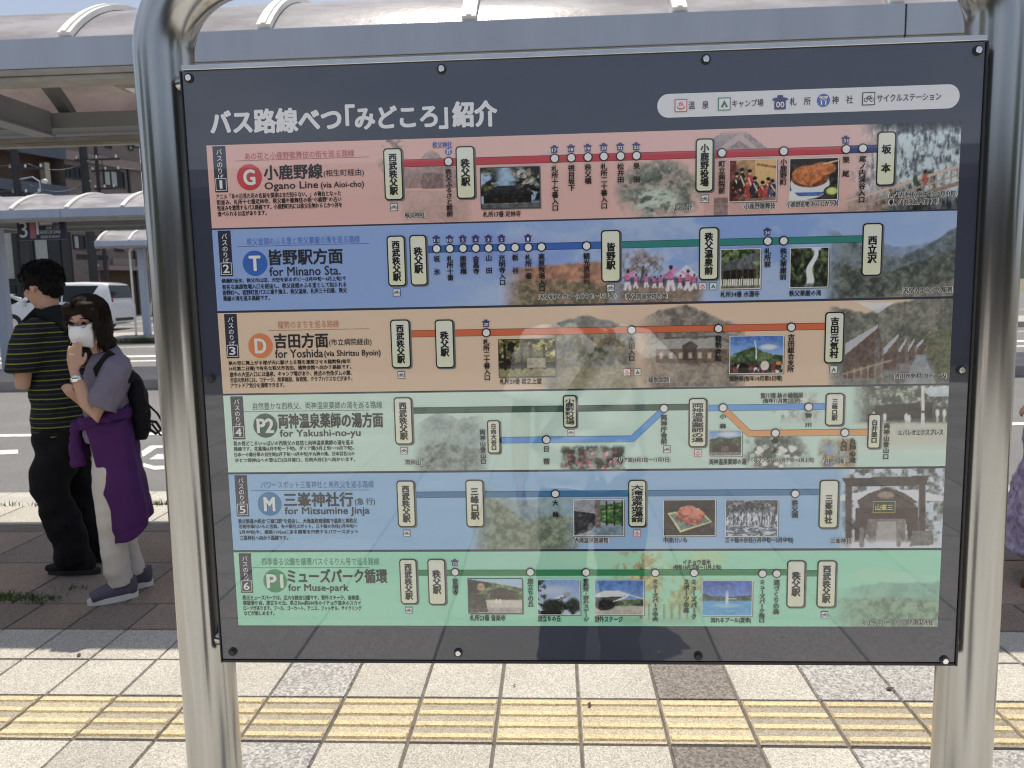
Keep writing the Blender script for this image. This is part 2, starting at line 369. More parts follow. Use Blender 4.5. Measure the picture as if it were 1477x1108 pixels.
shelter('bus shelter with a barrel roof right behind the route board', -8.7, 7.5, 4.25, 6.12, 2.72,
        [-2.60+1.09*k for k in range(-5, 10)], [-7.45, -3.75, -.05, 3.65, 7.35], [(-7.45, 5.25, .16, 0), (-.05, 5.25, .16, 0), (3.65, 5.25, .16, 0)], [-5.6, 1.80], GRP)
shelter('bus shelter across the road carrying the number 3 board', -17.4, 9.5, 14.1, 16.45, 2.945,
        [-9.91+1.052*k for k in range(-7, 19)], [-14.6, -11.08, -7.2, -3.3, .6, 4.5, 8.4], [(-11.08, 15.3, .2, gz(15)+.15), (-3.3, 15.3, .2, gz(15)+.15), (4.5, 15.3, .2, gz(15)+.15)], [-12.8, -8.97, -1], GRP)
shelter('small far bus shelter with one grey column beside the white van', -14.32, -2, 24.1, 25.9, 3.06,
        [-14.2+1.0*k for k in range(0, 13)], [-13.15, -9.5, -5.8, -2.1], [(-13.17, 24.75, .2, gz(24.7)+.16), (-5.8, 24.75, .2, gz(24.7)+.16)], [-8], GRP)
t = thing('drain_pipe', 'thin white drain pipe standing beside the far shelter column', 'pipe', (-13.47, 24.6, gz(24.6)+.16))
bm = bmesh.new(); tube(bm, [(0, 0, .02), (0, 0, 2.7), (.12, .02, 2.86)], .035, 10); obj('pipe', bm, M_RIB, t, 40)
bm = bmesh.new(); box(bm, -.05, .05, -.05, .05, 0, .02, .004); obj('foot', bm, M_BLACKMETAL, t)
t = thing('floodlight', 'white floodlight with side arm above the far shelter roof', 'light', tuple(at(184, 337, 24.9)))
bm = bmesh.new(); prism(bm, [(-.20, .22), (.20, .22), (.12, -.02), (-.12, -.02)], -.12, .12); obj('lamp_head', bm, M_RIB, t)
bm = bmesh.new(); tube(bm, [(.16, 0, .17), (.75, 0, .16)], .022, 8); obj('arm', bm, M_FASCIA, t)
bm = bmesh.new(); tube(bm, [(.75, 0, .18), (.75, 0, -.35)], .03, 8); obj('post', bm, M_FASCIA, t)
# lamp housing under the near shelter's front edge
t = thing('lamp_housing', 'slim grey lamp housing under the near shelter fascia', 'lamp', (-1.7, 4.52, 2.735))
bm = bmesh.new(); box(bm, -.75, .75, -.075, .075, -.01, .03, .006); obj('housing', bm, M_LIP, t)
bm = bmesh.new(); box(bm, -.70, .70, -.05, .05, -.018, -.0102, .003); obj('diffuser', bm, M_RIB, t)

# ------------------------------------------------------------------ the printed route board
PRINT = bpy.data.materials.new('laminated_print'); PRINT.use_nodes = True
n = PRINT.node_tree.nodes; l = PRINT.node_tree.links; b = n['Principled BSDF']
a = n.new('ShaderNodeAttribute'); a.attribute_name = 'Col'; l.new(a.outputs['Color'], b.inputs['Base Color'])
b.inputs['Roughness'].default_value = .5; b.inputs['Specular IOR Level'].default_value = .3
b.inputs['Coat Weight'].default_value = 1; b.inputs['Coat Roughness'].default_value = .015; b.inputs['Coat IOR'].default_value = 1.84
g = n.new('ShaderNodeNewGeometry'); nz = n.new('ShaderNodeTexNoise'); nz.inputs['Scale'].default_value = 3.0; nz.inputs['Detail'].default_value = 2
l.new(g.outputs['Position'], nz.inputs['Vector']); bu = n.new('ShaderNodeBump'); bu.inputs['Strength'].default_value = .03; bu.inputs['Distance'].default_value = .02
l.new(nz.outputs['Fac'], bu.inputs['Height']); l.new(bu.outputs['Normal'], b.inputs['Coat Normal'])

_tc = {}
def text_mesh(s, bold, res=2):
    k = (s, bold, res)
    if k in _tc: return _tc[k]
    c = bpy.data.curves.new('t', 'FONT'); c.body = s; c.size = 1; c.resolution_u = res; c.offset = bold
    o = bpy.data.objects.new('t', c); COL.objects.link(o)
    dg = bpy.context.evaluated_depsgraph_get(); dg.update()
    me = bpy.data.meshes.new_from_object(o.evaluated_get(dg))
    v = np.array([tuple(q.co)[:2] for q in me.vertices]) if len(me.vertices) else np.zeros((0, 2)); f = [tuple(p.vertices) for p in me.polygons]
    bpy.data.objects.remove(o); bpy.data.curves.remove(c); bpy.data.meshes.remove(me); _tc[k] = (v, f); return _tc[k]
class Art:
    """flat printed shapes in the board's own plane; layer = how many print layers in front of the board face"""
    def __init__(s): s.v = []; s.f = []; s.c = []
    def poly(s, pts, col, layer):
        i = len(s.v); s.v += [(x, PY-.00028*layer, z) for x, z in pts]
        ar = sum(pts[k][0]*pts[(k+1) % len(pts)][1]-pts[(k+1) % len(pts)][0]*pts[k][1] for k in range(len(pts)))
        idx = list(range(i, i+len(pts))); s.f.append(idx if ar > 0 else idx[::-1]); s.c.append(col)
    def rect(s, x0, x1, z0, z1, col, layer): s.poly([(x0, z0), (x1, z0), (x1, z1), (x0, z1)], col, layer)
    def rrect(s, x0, x1, z0, z1, r, col, layer, n=5, col2=None):
        P = []
        for cx, cz, a0 in ((x1-r, z1-r, 0), (x0+r, z1-r, 90), (x0+r, z0+r, 180), (x1-r, z0+r, 270)):
            P += [(cx+r*math.cos(rad(a0+90*k/n)), cz+r*math.sin(rad(a0+90*k/n))) for k in range(n+1)]
        s.poly(P, col, layer)
    def circ(s, x, z, r, col, layer, n=24): s.poly([(x+r*math.cos(2*math.pi*k/n), z+r*math.sin(2*math.pi*k/n)) for k in range(n)], col, layer)
    def raw(s, v, f, col, layer):
        i = len(s.v); s.v += [(p[0], PY-.00028*layer, p[1]) for p in v]; s.f += [[i+k for k in q] for q in f]; s.c += [col]*len(f)
    def bold(s, v, f, col, layer, b, em):
        """heavier weight: the glyph printed a few times, each a little beside the last and a hair in front of it"""
        if b < .01: return s.raw(v, f, col, layer)
        d = b*em; n_ = 4 if b < .03 else 8
        for k in range(n_):
            q = 2*math.pi*(k+.5)/n_; s.raw(v+np.array((d*math.cos(q), d*math.sin(q)*.8)), f, col, layer+.09*k)
    def text(s, t, x0, x1, zc, h, col, layer, bold=.0, res=2):
        v, f = text_mesh(t, 0, res)
        if not len(v): return
        mn, mx = v.min(0), v.max(0)
        w = (v-mn)/(mx-mn+1e-9)
        s.bold(np.stack([x0+w[:, 0]*(x1-x0), zc+(w[:, 1]-.5)*h], 1), f, col, layer, bold, h)
    def vtext(s, t, xc, z1, z0, size, col, layer, bold=.0, res=2):
        n_ = len(t); p = (z1-z0)/n_
        for k, ch in enumerate(t):
            if ch in ' 　': continue
            v, f = text_mesh(ch, 0, res); cz = z1-p*(k+.5); q = v-np.array((.5, .38))
            if ch == 'ー' or ch in '（）()': q = np.stack([q[:, 1], -q[:, 0]], 1)
            s.bold(np.stack([xc+q[:, 0]*size, cz+q[:, 1]*min(size, p*1.02)], 1), f, col, layer, bold, size)
    def build(s, name, parent, m_=None):
        me = bpy.data.meshes.new(name); o = parent.matrix_world.translation if False else None
        me.from_pydata([(x-SX, y-SYB, z) for x, y, z in s.v], [], s.f)
        at_ = me.color_attributes.new('Col', 'FLOAT_COLOR', 'CORNER')
        reps = [len(f) for f in s.f]; cc = np.ones((sum(reps), 4), np.float32); cc[:, :3] = np.repeat(np.array(s.c, np.float32), reps, axis=0)
        at_.data.foreach_set('color', cc.ravel())
        return link(name, me, m_ or PRINT, parent)
SX, SYB = 0.0337, PY
INK = 1.34                                  # gain on the print colours, raised to offset the dim light on the board
def ink(c):
    L_ = lin(c); k = min(INK, .86/max(max(L_), .01)); v = [q*k for q in L_]; g = sum(v)/3; return tuple(q+(g-q)*.08 for q in v)  # the slight greying stands for reflection haze on the board
SIGN = thing('information_board', 'large dark framed bus route board on an arched steel pipe', 'information board', (SX, SYB, 0))
def sobj(name, bm, m_, smooth=None, parent=None):
    bm.transform(Matrix.Translation((-SX, -SYB, 0))); return obj(name, bm, m_, parent or SIGN, smooth)
XL, XR, ZB, ZT = -.5663, .6337, .9447, 1.8967
# arched pipe
pr, pyc, zb0, Rb = .046, PY+.0605, 1.935, .137; xl, xr = -.622, .684
pts = [(xl, pyc, -.25), (xl, pyc, .6), (xl, pyc, 1.2), (xl, pyc, 1.7), (xl, pyc, zb0)]
pts += [(xl+Rb-Rb*math.cos(q), pyc, zb0+Rb*math.sin(q)) for q in np.linspace(.12, math.pi/2, 14)]
pts += [(xr-Rb+Rb*math.sin(q), pyc, zb0+Rb*math.cos(q)) for q in np.linspace(0, math.pi/2-.12, 14)]
pts += [(xr, pyc, zb0), (xr, pyc, 1.7), (xr, pyc, 1.2), (xr, pyc, .6), (xr, pyc, -.25)]
bm = bmesh.new(); tube(bm, pts, pr, 48, up=(0, 1, 0)); sobj('arched_pipe', bm, M_STEEL, 60)
m_edge = mat('dark_panel_edge', (.02, .021, .023), .4)
bm = bmesh.new(); box(bm, XL, XR, PY+.0008, PY+.0135, ZB, ZT, .001); sobj('backing_panel', bm, m_edge)
bm = bmesh.new(); box(bm, XL+.0, XR+.002, PY-.002, PY+.016, ZT+.0015, ZT+.0095, .001); sobj('top_rail', bm, M_ALU)
bm = bmesh.new(); box(bm, XL, XR, PY-.002, PY+.016, ZB-.006, ZB-.001, .001); sobj('bottom_rail', bm, m_edge)
for xa, xb in ((XL-.003, XL-.0005), (XR+.0005, XR+.004)):
    bm = bmesh.new(); box(bm, xa, xb, PY-.003, PY+.0155, ZB-.006, ZT+.001, .0008); sobj('side_edge', bm, m_edge)
for xa, zz in ((xl+pr, 1.888), (xr-pr, 1.888), (xl+pr, .965), (xr-pr, .965)):
    bm = bmesh.new(); s_ = 1 if xa > 0 else -1; tube(bm, [(xa-s_*.030, PY+.028, zz), (xa+s_*.004, PY+.034, zz), (xa+s_*.012, PY+.040, zz)], [.011, .011, .015], 16); sobj('weld_lug', bm, M_STEEL, 40)
A = Art(); A.rect(XL, XR, ZB, ZT, ink((46, 52, 68)), 0)
A.build('dark_film', SIGN)
for i, (px, py) in enumerate(((273, 113), (637, 100), (1018, 86), (1410, 73), (305, 546), (1386, 534), (336, 940), (661, 941), (1007, 946), (1362, 952))):
    x, z = pl(px, py); bm = bmesh.new(); tube(bm, [(x, PY-.0003, z), (x, PY-.0022, z)], .0072, 20); sc_ = sobj('screw', bm, M_BLACKMETAL if i in (4, 6, 8) else m_edge, 40)
    bm = bmesh.new(); tube(bm, [(x, PY-.0023, z), (x, PY-.0052, z), (x, PY-.0062, z)], [.0049, .0047, .0038], 20); sobj('cap', bm, M_BLACKMETAL if i in (4, 6, 8) else M_CHROME, 35, sc_)

# ---- raster helpers for the printed photographs (ink colours with the gain and haze greying mixed in)
def vnoise(X, Y, seed):
    r = np.random.default_rng(seed); T = r.random((64, 64)); xi = np.floor(X).astype(int); yi = np.floor(Y).astype(int); fx = X-xi; fy = Y-yi
    fx = fx*fx*(3-2*fx); fy = fy*fy*(3-2*fy); g_ = lambda a, b: T[a % 64, b % 64]
    return (g_(xi, yi)*(1-fx)+g_(xi+1, yi)*fx)*(1-fy)+(g_(xi, yi+1)*(1-fx)+g_(xi+1, yi+1)*fx)*fy
def fbm(X, Y, s, o=4, seed=0):
    t = 0; a = .5; w = 0
    for k in range(o): t = t+a*vnoise(X/s*2**k, Y/s*2**k, seed+k); w += a; a *= .6
    return t/w
def C(*c): return np.array(c, float)
def bl(I, m_, c): I[...] = I*(1-m_[..., None])+np.asarray(c, float)*m_[..., None]
def sm(a, b_, x): t = np.clip((x-a)/(b_-a), 0, 1); return t*t*(3-2*t)
def pip(X, Y, P):
    ins = np.zeros(X.shape, bool); j = len(P)-1
    for i in range(len(P)):
        (xi, yi), (xj, yj) = P[i], P[j]
        if yi != yj: ins ^= ((yi > Y) != (yj > Y)) & (X < (xj-xi)*(Y-yi)/(yj-yi)+xi)
        j = i
    return ins.astype(float)
def ell(X, Y, cx, cy, rx, ry, soft=.3): return 1-sm(1-soft, 1+soft, np.sqrt(((X-cx)/rx)**2+((Y-cy)/ry)**2))
def feather(X, Y, x0, y0, x1, y1, s): return sm(x0, x0+s, X)*(1-sm(x1-s, x1, X))*sm(y0, y0+s, Y)*(1-sm(y1-s, y1, Y))
def mixc(c1, c2, t): return C(*c1)+(C(*c2)-C(*c1))*t[..., None]
def line(X, Y, x0, y0, x1, y1, w):
    d = math.hypot(x1-x0, y1-y0)+1e-9; t = np.clip(((X-x0)*(x1-x0)+(Y-y0)*(y1-y0))/d**2, 0, 1)
    return 1-sm(w*.4, w*.8, np.hypot(X-x0-t*(x1-x0), Y-y0-t*(y1-y0)))
def raster_mesh(name, x0, x1, z0, z1, nx, nz_, fn, layer, parent, pix=True):
    xs = np.linspace(x0, x1, nx); zs_ = np.linspace(z1, z0, nz_); XX, ZZ = np.meshgrid(xs, zs_)
    if pix: U, V = to_px(XX, PY, ZZ)
    else: U, V = (XX-x0)/(x1-x0), (z1-ZZ)/(z1-z0)
    I = np.clip(fn(U, V), 0, 255)/255.0
    L = np.where(I <= .04045, I/12.92, ((I+.055)/1.055)**2.4)*INK; L = L*np.minimum(1, .86/np.maximum(L.max(-1, keepdims=True), .01)); L = L+(L.mean(-1, keepdims=True)-L)*.12  # gain, cap, then greying that paints in the reflection veil
    v = np.stack([XX.ravel()-SX, np.full(XX.size, PY-.00028*layer-SYB), ZZ.ravel()], 1)
    idx = np.arange(nx*nz_).reshape(nz_, nx); q = np.stack([idx[1:, :-1], idx[1:, 1:], idx[:-1, 1:], idx[:-1, :-1]], -1).reshape(-1, 4)
    me = bpy.data.meshes.new(name); me.vertices.add(len(v)); me.vertices.foreach_set('co', v.ravel())
    me.loops.add(q.size); me.loops.foreach_set('vertex_index', q.ravel().astype(np.int32))
    me.polygons.add(len(q)); me.polygons.foreach_set('loop_start', (np.arange(len(q))*4).astype(np.int32)); me.update(calc_edges=True)
    at_ = me.color_attributes.new('Col', 'FLOAT_COLOR', 'POINT'); cc = np.ones((len(v), 4), np.float32); cc[:, :3] = L.reshape(-1, 3); at_.data.foreach_set('color', cc.ravel())
    return link(name, me, PRINT, parent)

def hill(I, X, Y, pts, c1, c2, seed, s=14, al=1.0, soft=2.5, fade=None):
    xs = [p[0] for p in pts]; ys_ = [p[1] for p in pts]; top = np.interp(X, xs, ys_, left=9999, right=9999)+(fbm(X, Y*0, 9, 3, seed)-.5)*5
    m_ = sm(-soft, soft, Y-top)*al
    if fade is not None: m_ = m_*fade
    t = fbm(X, Y, s, 5, seed+3); I[...] = I*(1-m_[..., None])+mixc(c1, c2, sm(.3, .7, t))*m_[..., None]
def leaves(I, X, Y, m_, c1, c2, seed, s=7):
    t = fbm(X, Y, s, 5, seed); mm = m_*sm(.38, .55, fbm(X, Y, s*1.6, 4, seed+9)); I[...] = I*(1-mm[..., None])+mixc(c1, c2, sm(.3, .7, t))*mm[..., None]
def base(X, Y, c, seed, amt=6):
    I = np.ones(X.shape+(3,))*C(*c); I += ((fbm(X, Y, 90, 3, seed)-.5)*2*amt)[..., None]; return I
def bg1(X, Y):
    I = base(X, Y, (222, 176, 168), 11)
    bl(I, sm(560, 1100, X)*.35*(1-sm(200, 330, Y)), (225, 190, 185))
    f = feather(X, Y, 566, 205, 690, 330, 22)
    bl(I, pip(X, Y, [(575, 243), (600, 240), (612, 222), (622, 216), (632, 222), (644, 238), (672, 243), (668, 252), (580, 252)])*f*.6, (120, 105, 105))
    bl(I, pip(X, Y, [(584, 252), (664, 252), (664, 272), (584, 272)])*f*.55, (110, 88, 84)); bl(I, pip(X, Y, [(608, 250), (640, 250), (640, 272), (608, 272)])*f*.4, (80, 62, 60))
    bl(I, sm(272, 276, Y)*f*.5, (165, 140, 130)); leaves(I, X, Y, ell(X, Y, 566, 225, 22, 30)*.6, (90, 80, 70), (150, 125, 115), 3)
    bl(I, sm(278, 326, Y)*sm(560, 640, X)*(1-sm(640, 720, X))*.35, (150, 110, 105))
    bl(I, pip(X, Y, [(720, 250), (800, 215), (800, 232), (740, 262)])*.25, (120, 110, 150))
    r = ell(X, Y, 950, 276, 52, 40, .45); leaves(I, X, Y, r*1.0, (60, 75, 62), (120, 130, 115), 21, 8); bl(I, r*.5, (100, 112, 100))
    rk = ell(X, Y, 946, 290, 34, 20, .4)*sm(.35, .6, fbm(X*.6+Y*.4, Y, 8, 4, 5)); bl(I, rk*.9, (190, 205, 190))
    f = feather(X, Y, 998, 184, 1125, 326, 14)
    bl(I, pip(X, Y, [(1002, 216), (1040, 192), (1068, 183), (1104, 212), (1120, 222), (1070, 226), (1010, 232)])*f*.65, (118, 112, 118))
    bl(I, pip(X, Y, [(1035, 216), (1068, 192), (1092, 214)])*f*.55, (205, 180, 175)); bl(I, pip(X, Y, [(1048, 215), (1067, 203), (1082, 213)])*f*.6, (120, 100, 100))
    bl(I, pip(X, Y, [(1015, 234), (1110, 226), (1110, 322), (1015, 322)])*f*.25, (120, 90, 85)); bl(I, pip(X, Y, [(1030, 285), (1050, 285), (1050, 318), (1030, 318)])*f*.4, (60, 50, 50))
    bl(I, sm(1100, 1180, X)*sm(255, 320, Y)*.3, (120, 92, 84))
    m_ = sm(1212, 1300, X+(fbm(X, Y, 30, 3, 8)-.5)*60)
    t = fbm(X, Y, 10, 5, 31); t2 = fbm(X*2.2, Y*.6, 8, 4, 37)
    ice = mixc((52, 62, 70), (205, 224, 232), sm(.32, .66, .55*t+.5*t2)); ice = ice*(1-.55*sm(262, 300, Y))[..., None]
    ice[...] = ice*(1-(1-sm(176, 196, Y))[..., None]*.7)
    I[...] = I*(1-m_[..., None])+ice*m_[..., None]
    for k in range(16):
        x = 1225+k*10.5; y = 300-k*3.2; bl(I, line(X, Y, x, y-13, x, y+6, 2.4), (165, 140, 120))
    bl(I, line(X, Y, 1210, 294, 1390, 238, 3.2), (196, 170, 150)); bl(I, line(X, Y, 1210, 318, 1390, 262, 5), (150, 120, 100)); bl(I, line(X, Y, 1210, 306, 1390, 250, 2), (170, 145, 125))
    bl(I, ell(X, Y, 1334, 258, 4, 9, .2), (190, 80, 60)); bl(I, ell(X, Y, 1320, 260, 3.4, 8, .2), (60, 80, 60)); bl(I, ell(X, Y, 1334, 248, 2.6, 3, .2), (40, 34, 34))
    return I
def bg2(X, Y):
    I = base(X, Y, (142, 174, 230), 12)
    s = sm(560, 760, X); bl(I, s, (126, 160, 218)); cl = sm(.45, .7, fbm(X, Y*1.8, 70, 5, 5))*s; bl(I, cl*.75, (178, 198, 228)); bl(I, sm(640, 700, X)*(1-sm(760, 860, X))*sm(330, 352, Y)*(1-sm(356, 420, Y))*.4, (96, 112, 190))
    bl(I, sm(385, 440, Y)*s*.6, (160, 180, 214))
    f = sm(715, 770, X)*(1-sm(862, 900, X)); hill(I, X, Y, [(700, 392), (770, 384), (870, 377), (905, 378)], (150, 100, 76), (188, 132, 100), 6, 10, fade=f)
    hill(I, X, Y, [(700, 408), (760, 404), (830, 406), (900, 410)], (84, 92, 64), (150, 120, 88), 7, 5, fade=f*.9); 
    f = sm(884, 902, X)*(1-sm(1000, 1022, X)); hill(I, X, Y, [(880, 411), (950, 409), (1030, 412)], (120, 98, 86), (150, 126, 108), 17, 7, fade=f)
    leaves(I, X, Y, ell(X, Y, 926, 380, 32, 20, .5)*.95, (92, 84, 84), (150, 140, 150), 5, 5); bl(I, line(X, Y, 925, 408, 928, 385, 3), (80, 66, 60))
    bl(I, pip(X, Y, [(970, 400), (990, 382), (1006, 396), (1006, 402)])*.9, (228, 230, 238))
    rr = np.random.default_rng(7)
    for k in range(34):
        x = 902+k*3.1; bl(I, ell(X, Y, x, 404+rr.random()*3, 1.8, 6, .4)*.8, [(50, 45, 55), (90, 60, 80), (60, 70, 100)][k % 3])
    for x, y, h, q in ((905, 402, 32, 1), (917, 404, 22, -1), (932, 404, 21, 1), (944, 406, 18, -1), (953, 405, 20, 1), (967, 399, 40, 1), (981, 405, 22, -1), (992, 402, 33, -1), (1001, 405, 24, 1)):
        bl(I, line(X, Y, x-h*.04, y+h*.12, x-h*.10*q, y+h*.48, h*.11), (222, 220, 228)); bl(I, line(X, Y, x+h*.04, y+h*.12, x+h*.12*q, y+h*.46, h*.11), (214, 212, 222))
        bl(I, ell(X, Y, x, y-h*.05, h*.12, h*.20, .3), (198, 96, 146)); bl(I, line(X, Y, x, y-h*.16, x+h*.26*q, y-h*.30, h*.08), (206, 120, 164)); bl(I, line(X, Y, x, y-h*.14, x-h*.22*q, y-h*.02, h*.08), (186, 86, 134))
        bl(I, ell(X, Y, x+h*.02, y-h*.33, h*.075, h*.085, .2), (44, 34, 38)); bl(I, ell(X, Y, x, y+h*.10, h*.12, h*.03, .3), (80, 60, 120))
    bl(I, feather(X, Y, 1035, 326, 1110, 372, 16)*pip(X, Y, [(1040, 368), (1100, 340), (1100, 372)])*.4, (110, 105, 170))
    f = sm(1180, 1225, X)
    bl(I, f*.75, (150, 178, 220)); hill(I, X, Y, [(1200, 348), (1250, 340), (1290, 356), (1330, 352), (1395, 330)], (110, 128, 160), (130, 148, 176), 22, 20, fade=f*.9)
    hill(I, X, Y, [(1180, 322), (1210, 336), (1262, 366), (1300, 372), (1340, 352), (1395, 318)], (76, 92, 100), (112, 126, 130), 23, 16, fade=f*.9)
    hill(I, X, Y, [(1175, 372), (1230, 384), (1280, 392), (1340, 372), (1395, 356)], (56, 66, 58), (104, 112, 100), 24, 9, fade=f*.95)
    hill(I, X, Y, [(1240, 440), (1300, 418), (1340, 412), (1395, 396)], (110, 106, 100), (150, 142, 132), 25, 12, fade=f*.7)
    return I
def bg3(X, Y):
    I = base(X, Y, (214, 188, 160), 13)
    f = sm(770, 812, X)*(1-sm(905, 925, X)); hill(I, X, Y, [(770, 478), (815, 462), (845, 455), (880, 464), (925, 476)], (104, 112, 108), (140, 142, 132), 6, 10, fade=f)
    f = sm(790, 820, X)*(1-sm(900, 925, X)); leaves(I, X, Y, feather(X, Y, 795, 476, 905, 530, 10), (74, 78, 56), (150, 146, 112), 4, 7)
    bl(I, f*sm(524, 532, Y)*.6, (164, 150, 104))
    f = feather(X, Y, 915, 440, 1070, 562, 34)
    hill(I, X, Y, [(900, 470), (950, 448), (990, 440), (1030, 456), (1075, 474)], (96, 92, 84), (140, 130, 116), 8, 9, fade=sm(910, 960, X)*(1-sm(1050, 1090, X))*.9)
    bl(I, pip(X, Y, [(934, 502), (958, 488), (986, 486), (1000, 490), (1036, 486), (1058, 500), (1056, 504), (936, 506)])*f, (158, 154, 148)); bl(I, pip(X, Y, [(1004, 484), (1036, 478), (1052, 485), (1048, 489)])*f, (140, 136, 130)); bl(I, line(X, Y, 958, 488, 1036, 485, 2)*f, (96, 90, 84)); bl(I, pip(X, Y, [(946, 503), (1052, 503), (1052, 524), (946, 524)])*f*.9, (112, 88, 70)); bl(I, pip(X, Y, [(984, 498), (996, 492), (1006, 498), (1004, 520), (986, 520)])*f*.8, (76, 60, 54))
    for k in range(7): bl(I, feather(X, Y, 950+k*14, 508, 957+k*14, 518, 1.5)*.7, (214, 204, 184))
    bl(I, f*sm(524, 530, Y)*.5, (170, 150, 126))
    f = sm(1190, 1216, X)
    hill(I, X, Y, [(1180, 430), (1200, 442), (1250, 452), (1280, 440), (1380, 420)], (92, 96, 88), (126, 126, 112), 9, 12, fade=f*.95); bl(I, pip(X, Y, [(1236, 436), (1290, 436), (1266, 452)])*.8, (206, 210, 214))
    bl(I, sm(500, 512, Y)*f*.9, (122, 124, 122)); 
    for i, (x, w, y, h) in enumerate(((1216, 56, 470, 76), (1274, 24, 484, 50), (1297, 12, 489, 36), (1310, 10, 490, 30), (1322, 12, 488, 28))):
        bl(I, pip(X, Y, [(x, y+h*.42), (x+w*.9, y), (x+w*1.0, y+h*.35), (x+w*.95, y+h), (x, y+h)]), (112, 92, 80)); bl(I, pip(X, Y, [(x, y+h*.36), (x+w*.9, y-2), (x+w*.9, y+3), (x, y+h*.58)]), (176, 178, 182)); bl(I, pip(X, Y, [(x+w*.82, y+h*.1), (x+w*.95, y+h*.3), (x+w*.95, y+h), (x+w*.78, y+h)])*.8, (120, 116, 112))
    bl(I, pip(X, Y, [(1330, 486), (1392, 462), (1392, 550), (1352, 546), (1338, 512)])*.85, (112, 114, 84)); bl(I, pip(X, Y, [(1300, 560), (1322, 512), (1334, 512), (1352, 560)])*.8, (158, 164, 170))
    for k in range(6): bl(I, line(X, Y, 1222+k*10, 536-k*3, 1222+k*10, 560, 2), (150, 130, 112))
    bl(I, line(X, Y, 1215, 540, 1285, 520, 2.5), (160, 140, 120))
    return I
def bg4(X, Y):
    I = base(X, Y, (186, 214, 200), 14)
    f = sm(590, 622, X)*(1-sm(676, 712, X)); hill(I, X, Y, [(585, 620), (620, 600), (640, 594), (662, 606), (690, 598), (720, 622)], (134, 156, 152), (158, 178, 170), 6, 14, fade=f)
    hill(I, X, Y, [(585, 650), (640, 640), (720, 652)], (94, 112, 104), (140, 156, 144), 16, 8, fade=f*.9)
    r = feather(X, Y, 806, 640, 905, 682, 10); leaves(I, X, Y, r*1.4, (36, 46, 36), (90, 104, 74), 5, 5); bl(I, r*.5, (54, 62, 48))
    rr = np.random.default_rng(3)
    for k in range(26): bl(I, ell(X, Y, 814+rr.random()*84, 650+rr.random()*28, 2.6, 2.2, .4)*.9, [(206, 60, 78), (232, 150, 160), (190, 40, 60)][k % 3])
    r = feather(X, Y, 1108, 560, 1190, 616, 16)
    for x, y in ((1115, 578), (1130, 588), (1150, 574), (1168, 592), (1140, 600), (1176, 576)): bl(I, pip(X, Y, [(x, y), (x+14, y-3), (x+16, y+14), (x+3, y+17)])*r*.7, (226, 230, 222))
    leaves(I, X, Y, r*.6, (110, 120, 110), (160, 170, 160), 18, 6)
    r = ell(X, Y, 1118, 654, 40, 30, .4); leaves(I, X, Y, r*1.2, (70, 84, 72), (120, 134, 118), 19, 6); bl(I, r*.3, (90, 100, 88))
    for k in range(16): bl(I, ell(X, Y, 1090+rr.random()*60, 640+rr.random()*34, 4, 3.2, .4)*.9, (236, 238, 232))
    r = feather(X, Y, 1176, 628, 1240, 680, 14); bl(I, r*.6, (120, 124, 110)); bl(I, ell(X, Y, 1196, 660, 6, 22, .4)*.8, (110, 140, 210)); leaves(I, X, Y, r, (110, 90, 66), (196, 150, 100), 29, 6)
    f = sm(1222, 1262, X)
    bl(I, f*(1-sm(608, 614, Y))*.9, (60, 66, 58)); leaves(I, X, Y, f*(1-sm(580, 590, Y)), (90, 104, 84), (176, 190, 176), 30, 6); bl(I, pip(X, Y, [(1330, 560), (1372, 556), (1372, 572), (1340, 572)])*.8, (196, 212, 220))
    bl(I, pip(X, Y, [(1262, 584), (1345, 580), (1345, 604), (1262, 606)])*.85, (34, 34, 36)); bl(I, f*sm(606, 612, Y)*(1-sm(634, 660, Y))*.8, (188, 186, 170))
    bl(I, line(X, Y, 1331, 556, 1331, 612, 4), (206, 204, 196))
    for x, y in ((1276, 602), (1307, 602), (1331, 602), (1311, 604), (1352, 596), (1362, 596), (1260, 600)): bl(I, ell(X, Y, x, y, 2.6, 6, .3), (222, 222, 220)); bl(I, ell(X, Y, x, y+9, 1.8, 5, .3)*.8, (196, 194, 186)); bl(I, ell(X, Y, x, y-8, 1.7, 2.2, .2), (60, 48, 44))
    return I
